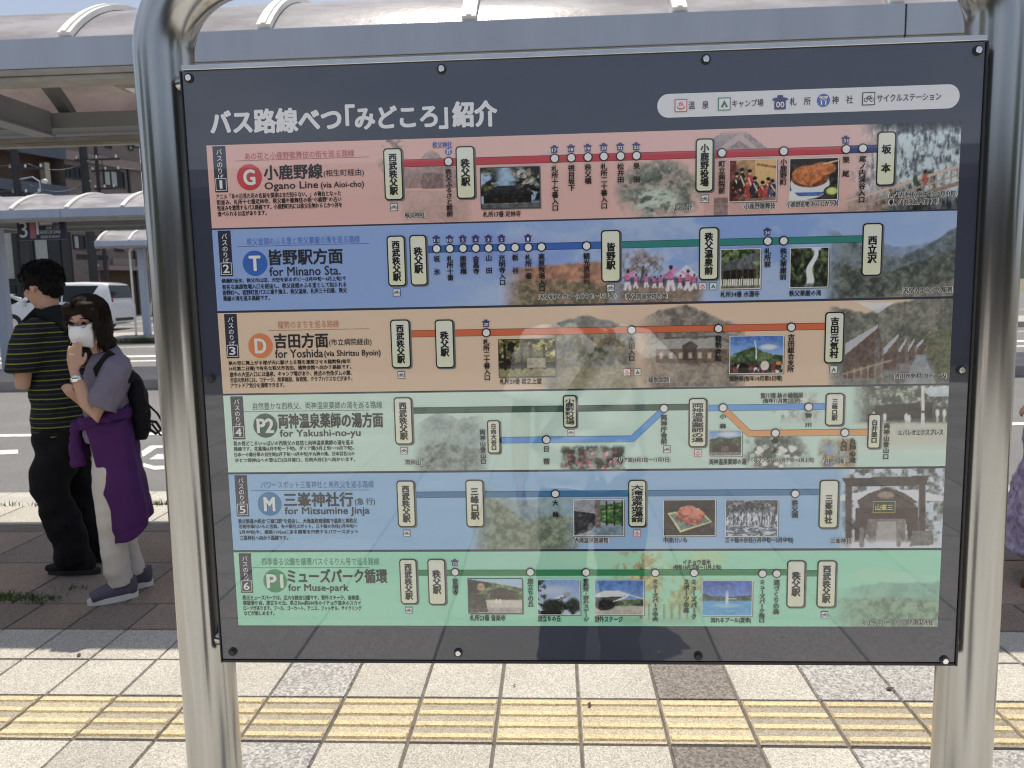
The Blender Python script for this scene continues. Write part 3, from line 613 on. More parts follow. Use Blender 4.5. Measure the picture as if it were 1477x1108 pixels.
def bg5(X, Y):
    I = base(X, Y, (146, 190, 228), 15)
    f = sm(668, 720, X)*(1-sm(806, 850, X)); bl(I, sm(560, 900, X)*.3, (150, 186, 222))
    hill(I, X, Y, [(660, 700), (690, 696), (720, 712), (750, 722), (790, 716), (830, 716), (860, 722)], (112, 140, 150), (140, 164, 168), 6, 14, fade=f*.95)
    hill(I, X, Y, [(660, 706), (690, 706), (722, 726), (760, 752), (800, 742), (850, 748)], (92, 112, 88), (136, 150, 120), 16, 8, fade=f*.95)
    f = sm(1206, 1230, X)
    bl(I, f*.9, (196, 206, 214)); leaves(I, X, Y, f*1.0, (70, 78, 78), (150, 160, 164), 40, 8)
    bl(I, pip(X, Y, [(1214, 690), (1340, 686), (1336, 700), (1222, 702)]), (66, 56, 54)); bl(I, pip(X, Y, [(1206, 716), (1262, 706), (1320, 706), (1360, 716), (1360, 722), (1206, 722)]), (226, 230, 236))
    bl(I, pip(X, Y, [(1236, 722), (1252, 712), (1280, 702), (1306, 712), (1320, 722), (1316, 734), (1240, 734)]), (84, 66, 60)); bl(I, ell(X, Y, 1278, 714, 12, 5, .3)*.8, (176, 158, 140))
    bl(I, pip(X, Y, [(1234, 732), (1324, 732), (1324, 782), (1310, 782), (1306, 748), (1252, 748), (1246, 782), (1232, 782)]), (74, 50, 46)); bl(I, pip(X, Y, [(1252, 748), (1306, 748), (1306, 782), (1252, 782)])*.85, (112, 104, 100)); bl(I, pip(X, Y, [(1266, 752), (1292, 752), (1294, 786), (1262, 786)])*.8, (168, 168, 166))
    for x in (1224, 1330): bl(I, line(X, Y, x, 700, x, 786, 8), (70, 54, 52))
    bl(I, sm(776, 786, Y)*f*.85, (212, 220, 228)); bl(I, pip(X, Y, [(1316, 766), (1346, 766), (1346, 786), (1312, 788)]), (110, 108, 108)); bl(I, line(X, Y, 1243, 764, 1243, 786, 6), (120, 118, 116)); bl(I, line(X, Y, 1296, 764, 1296, 786, 5), (120, 118, 116))
    return I
def bg6(X, Y):
    I = base(X, Y, (142, 208, 178), 16)
    bl(I, ell(X, Y, 860, 800, 90, 22, .8)*.3, (190, 220, 180))
    r = ell(X, Y, 922, 832, 34, 46, .45); leaves(I, X, Y, r*1.2, (150, 160, 108), (190, 196, 142), 4, 8); bl(I, line(X, Y, 925, 820, 925, 890, 4)*.7, (110, 104, 76))
    r = ell(X, Y, 985, 850, 40, 34, .5); leaves(I, X, Y, r, (140, 160, 104), (180, 196, 140), 14, 8); bl(I, ell(X, Y, 1020, 806, 28, 14, .6)*.5, (190, 200, 140))
    for k in range(7): bl(I, line(X, Y, 936+k*11, 872, 936+k*11, 892, 2.5)*.5, (90, 110, 84))
    bl(I, feather(X, Y, 890, 884, 1010, 906, 12)*.4, (130, 160, 120))
    f = sm(1180, 1270, X); hill(I, X, Y, [(1180, 852), (1240, 846), (1300, 836), (1330, 842), (1370, 834)], (112, 158, 142), (134, 178, 158), 6, 16, fade=f*.8); hill(I, X, Y, [(1180, 866), (1260, 862), (1370, 866)], (98, 132, 104), (140, 172, 138), 16, 8, fade=f*.9)
    bl(I, pip(X, Y, [(1236, 822), (1262, 818), (1330, 830), (1360, 834), (1300, 842), (1240, 836)])*.4, (190, 232, 200)); bl(I, sm(660, 700, X)*(1-sm(760, 860, X))*(1-sm(815, 850, Y))*.2, (160, 180, 190))
    return I
# ---- framed pictures (u right, v down, 0..1)
def trees(I, u, v, seed, c1=(40, 54, 30), c2=(112, 128, 84), s=.12, m_=None):
    leaves(I, u, v, np.ones(u.shape)*1.3 if m_ is None else m_, c1, c2, seed, s)
def p_temple(u, v, sd=1):
    I = np.ones(u.shape+(3,))*C(146, 176, 208); trees(I, u, v, sd, (36, 42, 36), (106, 116, 92), .16, sm(.0, .3, np.abs(u-.42))*1.4*(1-sm(.75, .9, v))); trees(I, u, v, sd+4, (50, 46, 44), (190, 186, 180), .1, ell(u, v, .68, .3, .25, .3))
    bl(I, pip(u, v, [(.0, .62), (.3, .44), (.62, .44), (.9, .62), (.9, .68), (0, .68)]), (44, 46, 52)); bl(I, pip(u, v, [(.04, .66), (.86, .66), (.86, .88), (.04, .88)]), (36, 32, 30)); bl(I, sm(.86, .9, v), (96, 100, 98)); return I
def p_kabuki(u, v):
    I = np.ones(u.shape+(3,))*C(176, 140, 96); bl(I, pip(u, v, [(.55, 0), (1, 0), (1, .7), (.55, .6)]), (216, 176, 112)); bl(I, sm(.78, .82, v), (140, 110, 92)); bl(I, pip(u, v, [(0, 0), (.14, 0), (.14, 1), (0, 1)]), (120, 44, 40))
    rr = np.random.default_rng(9); bl(I, sm(.0, .35, v)*(1-sm(.3, .5, u))*.6, (120, 70, 60)); bl(I, pip(u, v, [(.58, .08), (1, .16), (1, .22), (.58, .14)]), (150, 112, 70))
    for k, (x, y, h, c) in enumerate(((.16, .58, .52, (70, 42, 38)), (.27, .50, .56, (58, 38, 38)), (.44, .56, .60, (176, 60, 52)), (.55, .66, .44, (48, 48, 66)), (.72, .72, .34, (150, 52, 50)), (.84, .68, .42, (166, 66, 60)), (.93, .70, .36, (48, 56, 84)))):
        P = [(x-.02, y-h*.36), (x+.02, y-h*.36), (x+.07, y-h*.2), (x+.12, y+h*.12), (x+.10, y+h*.6), (x-.10, y+h*.6), (x-.11, y+h*.1), (x-.06, y-h*.2)]
        bl(I, pip(u, v, P)*.95, c); bl(I, line(u, v, x-.03, y-h*.2, x+.05, y+h*.2, .025), (214, 196, 170)); bl(I, ell(u, v, x, y-h*.42, .028, .05, .3), (220, 196, 176)); bl(I, ell(u, v, x-.005, y-h*.49, .045, .045, .3), (30, 24, 24))
        for j in range(9): bl(I, ell(u, v, x+(rr.random()-.5)*.17, y+(rr.random()-.2)*h*.7, .013, .02, .4)*.8, [(214, 170, 90), (222, 214, 200), (60, 80, 120), (190, 80, 70)][j % 4])
    return I
def p_don(u, v):
    I = np.ones(u.shape+(3,))*C(44, 38, 36); bl(I, pip(u, v, [(0, .7), (1, .62), (1, 1), (0, 1)]), (70, 60, 54)); bl(I, ell(u, v, .06, .95, .35, .18, .2), (222, 220, 214))
    bl(I, ell(u, v, .42, .62, .41, .36, .06), (222, 226, 232)); bl(I, (np.abs(v-.86) < .05)*ell(u, v, .42, .62, .38, .36, .06), (70, 100, 170)); bl(I, ell(u, v, .42, .5, .38, .2, .06), (120, 70, 40)); t = fbm(u, v, .08, 4, 3)
    for x, y, rx, ry in ((.36, .4, .32, .24), (.68, .25, .28, .16)): m_ = ell(u, v, x, y, rx, ry, .08); I[...] = I*(1-m_[..., None])+mixc((150, 78, 34), (216, 136, 70), t)*m_[..., None]
    bl(I, ell(u, v, .88, .82, .17, .15, .1), (60, 70, 66)); bl(I, ell(u, v, .88, .80, .12, .09, .2), (190, 206, 110)); bl(I, line(u, v, .7, .14, 1, .06, .03), (206, 176, 120)); return I
def p_temple2(u, v):
    I = np.ones(u.shape+(3,))*C(96, 112, 84); trees(I, u, v, 3, (56, 76, 44), (124, 142, 92), .12); bl(I, pip(u, v, [(.0, .48), (.2, .3), (.5, .26), (.66, .14), (1, .06), (1, .26), (.8, .34), (.95, .46), (.95, .52), (0, .56)]), (92, 96, 100)); bl(I, pip(u, v, [(.06, .54), (.9, .5), (.9, .78), (.06, .78)]), (40, 36, 32))
    for k in range(6): bl(I, line(u, v, .1+.15*k, .5, .1+.15*k, .8, .03), (84, 66, 50))
    bl(I, sm(.74, .77, v)*(1-sm(.92, .95, v))*(np.sin(u*110) > -.3), (206, 206, 196)); bl(I, sm(.93, .96, v), (120, 110, 96)); return I
def p_fall(u, v):
    I = np.ones(u.shape+(3,))*C(40, 44, 36); trees(I, u, v, 8, (26, 32, 24), (84, 96, 66), .15); x = .66-.2*v+.05*np.sin(v*9); bl(I, 1-sm(.03+.05*v, .07+.07*v, np.abs(u-x)), (222, 228, 230)); bl(I, sm(.86, .95, v)*.7, (60, 70, 66)); bl(I, (1-sm(.03, .1, v))*sm(.5, .6, u)*(1-sm(.75, .85, u)), (206, 216, 226)); return I
def p_fest(u, v):
    I = mixc((66, 112, 190), (150, 186, 222), v*1.6); bl(I, ell(u, v, .72, .3, .15, .07, .5), (226, 232, 240)); hill(I, u*100, v*100, [(0, 52), (20, 40), (45, 30), (60, 40), (80, 50), (100, 52)], (52, 78, 50), (96, 116, 76), 5, 14, soft=1); bl(I, sm(.66, .7, v), (80, 84, 60)); bl(I, line(u, v, .46, .12, .5, .42, .018), (240, 242, 246)); bl(I, line(u, v, .5, .42, .49, .62, .02), (238, 240, 244))
    rr = np.random.default_rng(2)
    for k in range(40): bl(I, ell(u, v, rr.random(), .80+rr.random()*.18, .035, .07, .25), [(36, 32, 34), (150, 60, 60), (220, 216, 210), (50, 56, 80)][k % 4])
    bl(I, ell(u, v, .26, .9, .11, .18, .1), (30, 26, 26)); bl(I, ell(u, v, .66, .8, .08, .13, .1), (206, 200, 190)); bl(I, ell(u, v, .92, .84, .06, .1, .1), (60, 46, 40)); bl(I, ell(u, v, .92, .74, .05, .05, .2), (226, 140, 60)); return I
def p_park(u, v):
    I = np.ones(u.shape+(3,))*C(96, 96, 56); trees(I, u, v, 5, (40, 42, 26), (170, 164, 92), .11, (1-sm(.62, .7, v))*1.4); bl(I, pip(u, v, [(0, .62), (1, .6), (1, .8), (0, .8)]), (52, 46, 36)); bl(I, sm(.76, .8, v), (140, 136, 92))
    for x in (.1, .24, .4, .56, .8): bl(I, line(u, v, x, .15, x+.01, .8, .04), (44, 36, 28))
    bl(I, pip(u, v, [(.5, .5), (.82, .5), (.82, .76), (.5, .76)])*.8, (180, 174, 150)); return I
def p_yu(u, v):
    I = mixc((104, 150, 214), (176, 202, 232), v*2); bl(I, ell(u, v, .6, .12, .3, .1, .6), (230, 236, 242)); hill(I, u*100, v*100, [(0, 34), (30, 24), (60, 30), (100, 20)], (60, 78, 56), (92, 108, 78), 5, 14, soft=1); bl(I, pip(u, v, [(.04, .62), (.5, .36), (.96, .62)]), (58, 52, 52)); bl(I, pip(u, v, [(.1, .6), (.9, .6), (.9, .86), (.1, .86)]), (52, 42, 36)); bl(I, pip(u, v, [(.38, .6), (.6, .6), (.6, .86), (.38, .86)]), (110, 90, 70)); bl(I, sm(.84, .88, v), (128, 124, 120)); return I
def p_bath(u, v):
    I = np.ones(u.shape+(3,))*C(150, 152, 158); bl(I, pip(u, v, [(0, .3), (.5, .4), (.5, .8), (0, 1)]), (66, 66, 70)); bl(I, pip(u, v, [(.5, .16), (1, .05), (1, .72), (.5, .62)]), (66, 120, 62)); trees(I, u, v, 5, (40, 84, 36), (130, 176, 96), .08, pip(u, v, [(.5, .2), (1, .1), (1, .68), (.5, .6)]))
    for x in (.5, .66, .82, .98): bl(I, line(u, v, x, .05, x, .74, .03), (60, 56, 52))
    bl(I, line(u, v, .5, .3, 1, .2, .03), (60, 56, 52)); bl(I, pip(u, v, [(.42, .7), (1, .74), (1, 1), (.3, 1)]), (120, 146, 160)); bl(I, pip(u, v, [(.42, .0), (.54, .0), (.54, .8), (.44, .8)]), (120, 112, 104)); return I
def p_imo(u, v):
    I = np.ones(u.shape+(3,))*C(58, 48, 46); I += ((np.sin(v*60) > .9)*-14)[..., None]; bl(I, pip(u, v, [(.07, .36), (.68, .22), (.95, .62), (.32, .92)]), (206, 190, 140)); bl(I, pip(u, v, [(.12, .4), (.66, .28), (.9, .61), (.34, .85)]), (92, 140, 132)); t = fbm(u, v, .1, 4, 3)
    for x, y in ((.36, .46), (.5, .3), (.66, .42), (.5, .56), (.42, .32), (.62, .54)): m_ = ell(u, v, x, y, .14, .16, .12); I[...] = I*(1-m_[..., None])+mixc((150, 70, 54), (216, 132, 106), sm(.3, .7, t-(v-y)*1.5))*m_[..., None]
    return I
def p_ice(u, v):
    t = fbm(u*3, v*.8, .12, 5, 4); I = mixc((54, 62, 74), (110, 122, 136), t); trees(I, u, v, 9, (40, 46, 54), (140, 150, 160), .1, (1-sm(.2, .36, v))*1.3)
    k = sm(.28, .4, v)*(1-sm(.62, .76, v))*sm(.42, .62, fbm(u*4, v*.6, .1, 4, 6)); bl(I, k, (226, 234, 242)); bl(I, sm(.7, .78, v)*.8, (96, 112, 130)); bl(I, sm(.66, .72, v)*sm(.5, .6, fbm(u, v*3, .1, 4, 16))*.8, (210, 220, 230)); return I
def p_temple3(u, v):
    I = np.ones(u.shape+(3,))*C(170, 200, 226); hill(I, u*100, v*100, [(0, 20), (40, 10), (100, 26)], (60, 84, 52), (124, 146, 96), 5, 10, soft=1); bl(I, pip(u, v, [(0, 0), (.4, .1), (.46, .16), (.2, .4), (0, .44)]), (38, 38, 42)); bl(I, pip(u, v, [(.36, .34), (.6, .24), (.88, .36), (.88, .42), (.36, .42)]), (62, 62, 66)); bl(I, pip(u, v, [(.4, .42), (.86, .42), (.86, .6), (.4, .6)]), (72, 58, 50)); bl(I, sm(.58, .64, v), (196, 190, 178)); bl(I, pip(u, v, [(0, .4), (.3, .46), (.36, .96), (0, 1)])*.9, (60, 54, 50)); bl(I, ell(u, v, .24, .24, .07, .12, .2), (170, 140, 110)); bl(I, ell(u, v, .52, .66, .025, .08, .2), (236, 232, 230)); bl(I, ell(u, v, .59, .66, .025, .08, .2), (236, 232, 230)); bl(I, sm(.8, .9, v)*.4, (120, 118, 112)); return I
def p_slide(u, v):
    I = mixc((126, 160, 210), (196, 212, 232), v); bl(I, ell(u, v, .3, .3, .4, .12, .8)*.6, (222, 230, 240)); trees(I, u, v, 6, (40, 52, 44), (84, 98, 72), .1, sm(.58, .8, v)*1.5+ell(u, v, .08, .4, .12, .5, .3)); bl(I, line(u, v, .24, .62, .72, .42, .07), (226, 228, 230)); bl(I, line(u, v, .24, .66, .72, .47, .03), (96, 104, 112)); bl(I, line(u, v, .56, .5, .6, .9, .04), (120, 126, 132)); bl(I, ell(u, v, .7, .42, .1, .08, .1), (150, 160, 168)); bl(I, ell(u, v, .36, .75, .26, .2, .3), (46, 56, 46)); bl(I, ell(u, v, .84, .74, .16, .22, .3), (52, 62, 50)); return I
def p_stage(u, v):
    I = mixc((74, 122, 196), (160, 194, 226), v); hill(I, u*100, v*100, [(0, 60), (50, 58), (100, 54)], (60, 84, 60), (110, 130, 92), 5, 12, soft=1); bl(I, sm(.72, .78, v), (182, 178, 166)); bl(I, pip(u, v, [(0, .4), (.2, .3), (.5, .3), (.74, .42), (.6, .54), (.3, .66), (.02, .7)]), (206, 210, 212)); bl(I, pip(u, v, [(0, .5), (.3, .48), (.62, .46), (.36, .62), (.02, .74)]), (80, 84, 88)); bl(I, ell(u, v, .2, .72, .2, .16, .2), (40, 44, 46)); bl(I, line(u, v, .6, .38, 1, .54, .02), (226, 230, 232)); return I
def p_pool(u, v):
    I = mixc((36, 84, 178), (110, 160, 226), v*1.6); hill(I, u*100, v*100, [(0, 36), (20, 44), (60, 46), (85, 42), (100, 40)], (50, 74, 78), (84, 104, 96), 5, 12, soft=1); bl(I, sm(.56, .6, v), (70, 168, 226)); t = fbm(u, v*3, .1, 4, 3); bl(I, sm(.56, .6, v)*sm(.5, .7, t)*.4, (140, 210, 244)); bl(I, ell(u, v, .5, .52, .030, .22, .6), (226, 240, 250)); bl(I, ell(u, v, .5, .72, .3, .06, .5)*.6, (190, 226, 246)); bl(I, line(u, v, .52, .52, .68, .52, .02), (220, 226, 226)); return I

# ---- the six strips
WHITE = ink((236, 238, 236)); BLACK = ink((22, 23, 27)); NAVY = ink((44, 52, 84))
def dimc(c): return ink(c)
def mid(p): return pl(*p)
def icon(par, kind, px, py, s=10, num=''):
    a_ = Art(); x, z = pl(px, py); k = s*.00103; L = 4
    if kind in ('bike', 'onsen', 'tent'):
        oc = {'bike': (50, 54, 66), 'onsen': (190, 70, 70), 'tent': (50, 110, 80)}[kind]
        a_.rect(x-k/2, x+k/2, z-k/2, z+k/2, ink(oc), L); a_.rect(x-k*.43, x+k*.43, z-k*.43, z+k*.43, ink((234, 236, 236)), L+1)
        c = ink(oc)
        if kind == 'bike':
            for sx in (-.22, .22):
                a_.circ(x+sx*k, z-.08*k, .17*k, c, L+2, 14); a_.circ(x+sx*k, z-.08*k, .11*k, ink((234, 236, 236)), L+3, 14)
            for p, q in (((-.22, -.08), (-.06, .2)), ((-.06, .2), (.14, .14)), ((.14, .14), (.22, -.08)), ((-.1, .12), (.02, -.08)), ((.02, -.08), (.15, .14)), ((.12, .22), (.2, .24))):
                dx, dz = q[0]-p[0], q[1]-p[1]; d = math.hypot(dx, dz); nx, nz2 = -dz/d*.025, dx/d*.025
                a_.poly([(x+(p[0]+nx)*k, z+(p[1]+nz2)*k), (x+(q[0]+nx)*k, z+(q[1]+nz2)*k), (x+(q[0]-nx)*k, z+(q[1]-nz2)*k), (x+(p[0]-nx)*k, z+(p[1]-nz2)*k)], c, L+4)
        elif kind == 'tent':
            a_.poly([(x-.3*k, z-.26*k), (x+.3*k, z-.26*k), (x, z+.3*k)], c, L+2); a_.poly([(x-.1*k, z-.26*k), (x+.1*k, z-.26*k), (x, z-.02*k)], ink((234, 236, 236)), L+3)
        else:
            P = [(.32*math.cos(q), -.12+.2*math.sin(q)) for q in np.linspace(math.pi*.85, math.pi*2.15, 14)]; Q = [(.25*math.cos(q), -.10+.12*math.sin(q)) for q in np.linspace(math.pi*2.15, math.pi*.85, 14)]
            a_.poly([(x+u*k, z+w*k) for u, w in P+Q], c, L+2)
            for sx in (-.13, 0, .13):
                w = .03; zz = np.linspace(-.06, .3 if sx == 0 else .24, 8); xx = [sx+.03*math.sin(i*1.1) for i in range(8)]
                a_.poly([(x+(u-w)*k, z+q*k) for u, q in zip(xx, zz)]+[(x+(u+w)*k, z+q*k) for u, q in zip(xx[::-1], zz[::-1])], c, L+3)
        nm = 'service_icon'
    elif kind == 'temple':
        c = ink((58, 52, 110)); a_.poly([(x-.62*k, z+.18*k), (x-.5*k, z+.34*k), (x-.22*k, z+.38*k), (x-.2*k, z+.55*k), (x+.2*k, z+.55*k), (x+.22*k, z+.38*k), (x+.5*k, z+.34*k), (x+.62*k, z+.18*k)], c, L)
        a_.rect(x-.42*k, x+.42*k, z-.5*k, z+.18*k, c, L+.3)
        if num: a_.text(num, x-(.3 if len(num) > 1 else .13)*k, x+(.3 if len(num) > 1 else .13)*k, z-.14*k, .42*k, WHITE, L+1.4, .03)
        nm = 'temple_icon'
    else:
        a_.circ(x, z, .5*k, ink((52, 92, 170)), L); w = .07
        for x0, x1, z0, z1 in ((-.34, .34, .2, .31), (-.27, .27, .02, .12), (-.22, -.11, -.34, .2), (.11, .22, -.34, .2), (-.05, .05, .06, .26)): a_.rect(x+x0*k, x+x1*k, z+z0*k, z+z1*k, WHITE, L+1)
        nm = 'shrine_icon'
    return a_.build(nm, par)
def plate(par, txt, x0, y0, x1, y1, small=False, icon_top=False):
    a_ = Art(); xc, yc = (x0+x1)/2, (y0+y1)/2; xa, _ = pl(x0, yc); xb, _ = pl(x1, yc); _, zb_ = pl(xc, y1); _, zt = pl(xc, y0)
    r = .0055 if not small else .004; o = .0019
    a_.rrect(xa+.0015, xb+.0022, zb_-.0018, zt-.001, r, ink((96, 100, 104)), 3.4); a_.rrect(xa, xb, zb_, zt, r, BLACK, 4); a_.rrect(xa+o, xb-o, zb_+o, zt-o, r-o*.6, ink((222, 226, 196)), 5)
    a_.rrect(xa+o*2, xb-o*2, zb_+(zt-zb_)*.42, zt-o*2, r-o, ink((232, 236, 222)), 5.6)
    w = (xb-xa); m_ = .10*(zt-zb_) if len(txt) > 4 else .16*(zt-zb_)
    if len(txt) <= 3: m_ = .24*(zt-zb_)
    top = zt-m_
    if icon_top: top = zt-.30*(zt-zb_); m_ = .1*(zt-zb_)
    a_.vtext(txt, (xa+xb)/2, top, zb_+m_, min(w*.74, (top-zb_-m_)/len(txt)*1.02 if len(txt) < 6 else w*.7), BLACK, 7, .045 if len(txt) < 6 else .018)
    return a_.build('station_plate', par)
def stop(par, px, py, txt, num=None, tx=None, y0=None, y1=None, size=10, lay=4, cols=None):
    a_ = Art(); x, z = pl(px, py); a_.circ(x, z, .0072, BLACK, lay+2); a_.circ(x, z, .0054, ink((238, 240, 240)), lay+3)
    for tt, txx, ya, yb in (cols or [(txt, tx or px, y0, y1)]):
        if not tt: continue
        ya = ya or py+11; yb = yb or ya+len(tt)*10.2
        xx, zt = pl(txx, ya); _, zb_ = pl(txx, yb); a_.vtext(tt, xx, zt, zb_, size*.00110, BLACK, lay+3, .032)
    o = a_.build('stop_marker', par)
    if num: icon(par, 'temple', px-.5, py-13.5, 10.5, num)
    return o
def rline(par, pts, w, col, lay=2):
    a_ = Art(); P = [pl(*p) for p in pts]; k = w*.00104/2
    for sg, ((x0, z0), (x1, z1)) in enumerate(zip(P, P[1:])):
        if abs(z1-z0) < .006: z0 = z1 = (z0+z1)/2
        d = math.hypot(x1-x0, z1-z0); nx, nz2 = -(z1-z0)/d, (x1-x0)/d; 
        ex = (x1-x0)/d*k*.4; ez = (z1-z0)/d*k*.4
        for kk, c, l_ in ((k*1.16, tuple(v*.35 for v in ink(col)), lay), (k, ink(col), lay+.6)):
            a_.poly([(x0-ex+nx*kk, z0-ez+nz2*kk), (x0-ex-nx*kk, z0-ez-nz2*kk), (x1+ex-nx*kk, z1+ez-nz2*kk), (x1+ex+nx*kk, z1+ez+nz2*kk)], c, l_+.1*sg)
    return a_.build('route_line', par)
def cap(par, txt, x0, x1, yc, h=8.5, col=(34, 32, 36), bold=.026, lay=5, name='caption'):
    a_ = Art(); xm = (x0+x1)/2; xa, z = pl(x0, yc); xb, z2 = pl(x1, yc); z = (z+z2)/2
    _, zt = pl(xm, yc-h/2); _, zb_ = pl(xm, yc+h/2); zc = (zt+zb_)/2; a_.text(txt, xa, xb, zc, zt-zb_, ink(col), lay, bold, 1 if h < 9 else 2); return a_.build(name, par)
def halo_cap(par, txt, x0, x1, yc, h=8.5):
    a_ = Art(); xa, z = pl(x0, yc); xb, _ = pl(x1, yc); k = h*.00104
    a_.text(txt, xa-.001, xb+.001, z, k*1.06, ink((206, 208, 204)), 4.2, .08, 1); a_.text(txt, xa, xb, z, k, ink((40, 40, 42)), 5.4, .022, 1); return a_.build('caption', par)
def photo(par, fn, x0, y0, x1, y1, border=(214, 214, 210)):
    xc, yc = (x0+x1)/2, (y0+y1)/2; xa, _ = pl(x0, yc); xb, _ = pl(x1, yc); _, zt = pl(xc, y0); _, zb_ = pl(xc, y1)
    a_ = Art(); a_.rect(xa+.0012, xb+.0026, zb_-.0026, zt-.0012, ink((110, 110, 112)), 2.6); a_.rect(xa-.0012, xb+.0012, zb_-.0012, zt+.0012, ink(border), 3.2); fr = a_.build('photo', par)
    def shot(u, v):
        I = fn(u, v); sd = int(x0*7+y0) % 900; t = fbm(u, v*.75, .055, 3, sd); g_ = fbm(u, v*.75, .3, 3, sd+31)
        lo = fbm(u, v*.75, .11, 4, sd+60); dk = np.clip((205-I.mean(-1))/130, .12, 1); L_ = (1+dk*(-.34+.38*sm(.25, .75, t)+.34*g_))[..., None]
        I = I*L_+(sm(.60, .78, lo)*30*dk*dk)[..., None]; m_ = I.mean(-1, keepdims=True); I = m_+(I-m_)*.86
        return np.clip((I-120)*1.12+108, 4, 250)
    return raster_mesh('photo', xa, xb, zb_, zt, int((x1-x0)*1.1), int((y1-y0)*1.1), shot, 4, par, pix=False), fr
def strip(k, yL, yR, yL2, yR2, bgf, label, tag_no, tagline, tl, tlc, badge, bcol, btxt, title, tt, sub, st, lat, body, by, bx, extra=None):
    xa, z1 = pl(320, yL); _, z1b = pl(1370, yR); zt = (z1+z1b)/2; _, z2 = pl(330, yL2); _, z2b = pl(1365, yR2); zb_ = (z2+z2b)/2
    xa, xb = -.5355, .605
    def toned(X, Y):
        I = bgf(X, Y); pure = bgf(np.array([[545.0]]), np.array([[float(yL+yL2)/2]]))[0, 0]; d = np.clip((pure.mean()-I.mean(-1)-8)/60, 0, 1); g0 = I.mean(-1, keepdims=True); I = np.where(d[..., None] > 0, I+(g0-I)*.22*d[..., None], I)  # darker features lose saturation to imitate the veil of reflections
        t = fbm(X, Y, 3.2, 2, k*50+3); t2 = fbm(X, Y, 11, 3, k*50+9); return I*(1+d*((sm(.2, .8, t)-.55)*.22+(sm(.25, .75, t2)-.5)*.12))[..., None]
    s = raster_mesh('route_strip', xa, xb, zb_+.0006, zt-.0006, 760, 86, toned, 1, SIGN); s['label'] = label
    # the platform tab
    a_ = Art(); X0, _ = pl(tag_no[0], tag_no[2]+30); X1 = X0+.0205; Z1 = zt-.0022; Z0 = pl(tag_no[0], tag_no[3])[1]
    a_.rect(X0, X1, Z0, Z1, ink((40, 44, 62)), 2); a_.vtext('バスのりば', (X0+X1)/2, Z1-.004, Z1-.052, .0098, WHITE, 3, .012)
    xm = (X0+X1)/2; a_.rect(xm-.0088, xm+.0088, Z0+.0025, Z0+.0215, WHITE, 3); a_.rect(xm-.0078, xm+.0078, Z0+.0035, Z0+.0205, ink((40, 44, 62)), 4)
    a_.text(tag_no[4], xm-.0048*(.42 if tag_no[4] == '1' else 1), xm+.0048*(.42 if tag_no[4] == '1' else 1), Z0+.012, .0125, WHITE, 5, .035 if tag_no[4] != '1' else .02); a_.build('platform_tab', s)
    cap(s, tagline, tl[0], tl[1], tl[2], 10.5, tlc, .008, 3, 'tagline')
    a_ = Art(); x0, z = pl(tl[0]-14, tl[2]+9); x1, _ = pl(533, tl[2]+9); a_.rect(x0, x1, z-.0003, z+.0003, ink(tuple(int(v*.8) for v in tlc)), 2.5); a_.build('rule', s)
    a_ = Art(); x, z = pl(*badge); a_.circ(x, z, .0198, ink(bcol), 2.4, 40); w = .0085*(1 if len(btxt) == 1 else 1.55); a_.text(btxt, x-w, x+w, z, .0225, WHITE, 3.6, .05, 4); a_.build('route_badge', s)
    cap(s, title, *tt, (38, 40, 46), .030, 3, 'route_title')
    if sub: cap(s, sub, *st, (48, 50, 56), .010, 3, 'route_title')
    for q in lat: cap(s, *q, (38, 40, 46), .022, 3, 'route_title')
    a_ = Art()
    for i, ln in enumerate(body):
        yc = by[0]+(by[1]-by[0])*i/(len(body)-1); full = max(len(b) for b in body); xA, z = pl(bx[0]+i*.8, yc); xB, _ = pl(bx[1]+i*.8, yc)
        last = len(ln) < .82*full; e = xA+(xB-xA)*(len(ln)/full if last else 1); a_.text(ln, xA, e, z, .0079, ink((28, 30, 36)), 3, .026, 1)
    a_.build('description_text', s)
    return s
S1 = strip(1, 207, 177, 328, 304, bg1, 'pink strip of the line marked G', (308, 0, 206, 278, '1'), 'あの花と小鹿野歌舞伎の街を巡る路線', (353, 511, 223.5), (176, 78, 84), (360, 256), (186, 52, 60), 'G', '小鹿野線', (381, 465, 248, 21), '(相生町経由)', (467, 525, 250, 11.5),
  [('Ogano Line', 382, 459, 269, 13.5), ('(via Aioi-cho)', 463, 525, 267.5, 11)], ['アニメ「あの日見た花の名前を僕達はまだ知らない。」の舞台となった', '街並み、札所十七番定林寺、秩父橋や歌舞伎の街“小鹿野”の古い', '街並みを散策するバス路線です。小鹿野町内には秩父名物わらじかつ丼を', '食べられるお店があります。'], (284, 309), (312, 492), (499, 279, 537, 317))
rline(S1, [(581, 236.5), (1222, 216)], 9.5, (180, 52, 66)); rline(S1, [(1222, 216), (1264, 214.5)], 9.5, (50, 56, 120))
for q in (('西武秩父駅', 554, 214, 581, 289), ('秩父駅', 658, 211, 685, 287), ('小鹿野役場', 1003, 200, 1029, 277), ('坂　本', 1264, 190, 1291, 268)): plate(S1, *q)
stop(S1, 647, 233.5, '秩父ふるさと館前', y0=244, y1=313, size=9.2)
for q in ((800, 229, '札所十七番入口', '17', 239, 305), (824, 228, '視目坂下', '18', 238, 276), (848, 227, '秩父橋', '19', 237, 266), (871, 226, '札所二十番入口', '20', 236, 302), (895, 225.5, '松井田', '32', 236, 264), (918, 225, '泉　田', '33', 235, 264), (1220, 215.5, '栗　尾', '31', 226, 256)): stop(S1, q[0], q[1], q[2], q[3], y0=q[4], y1=q[5], size=9.6)
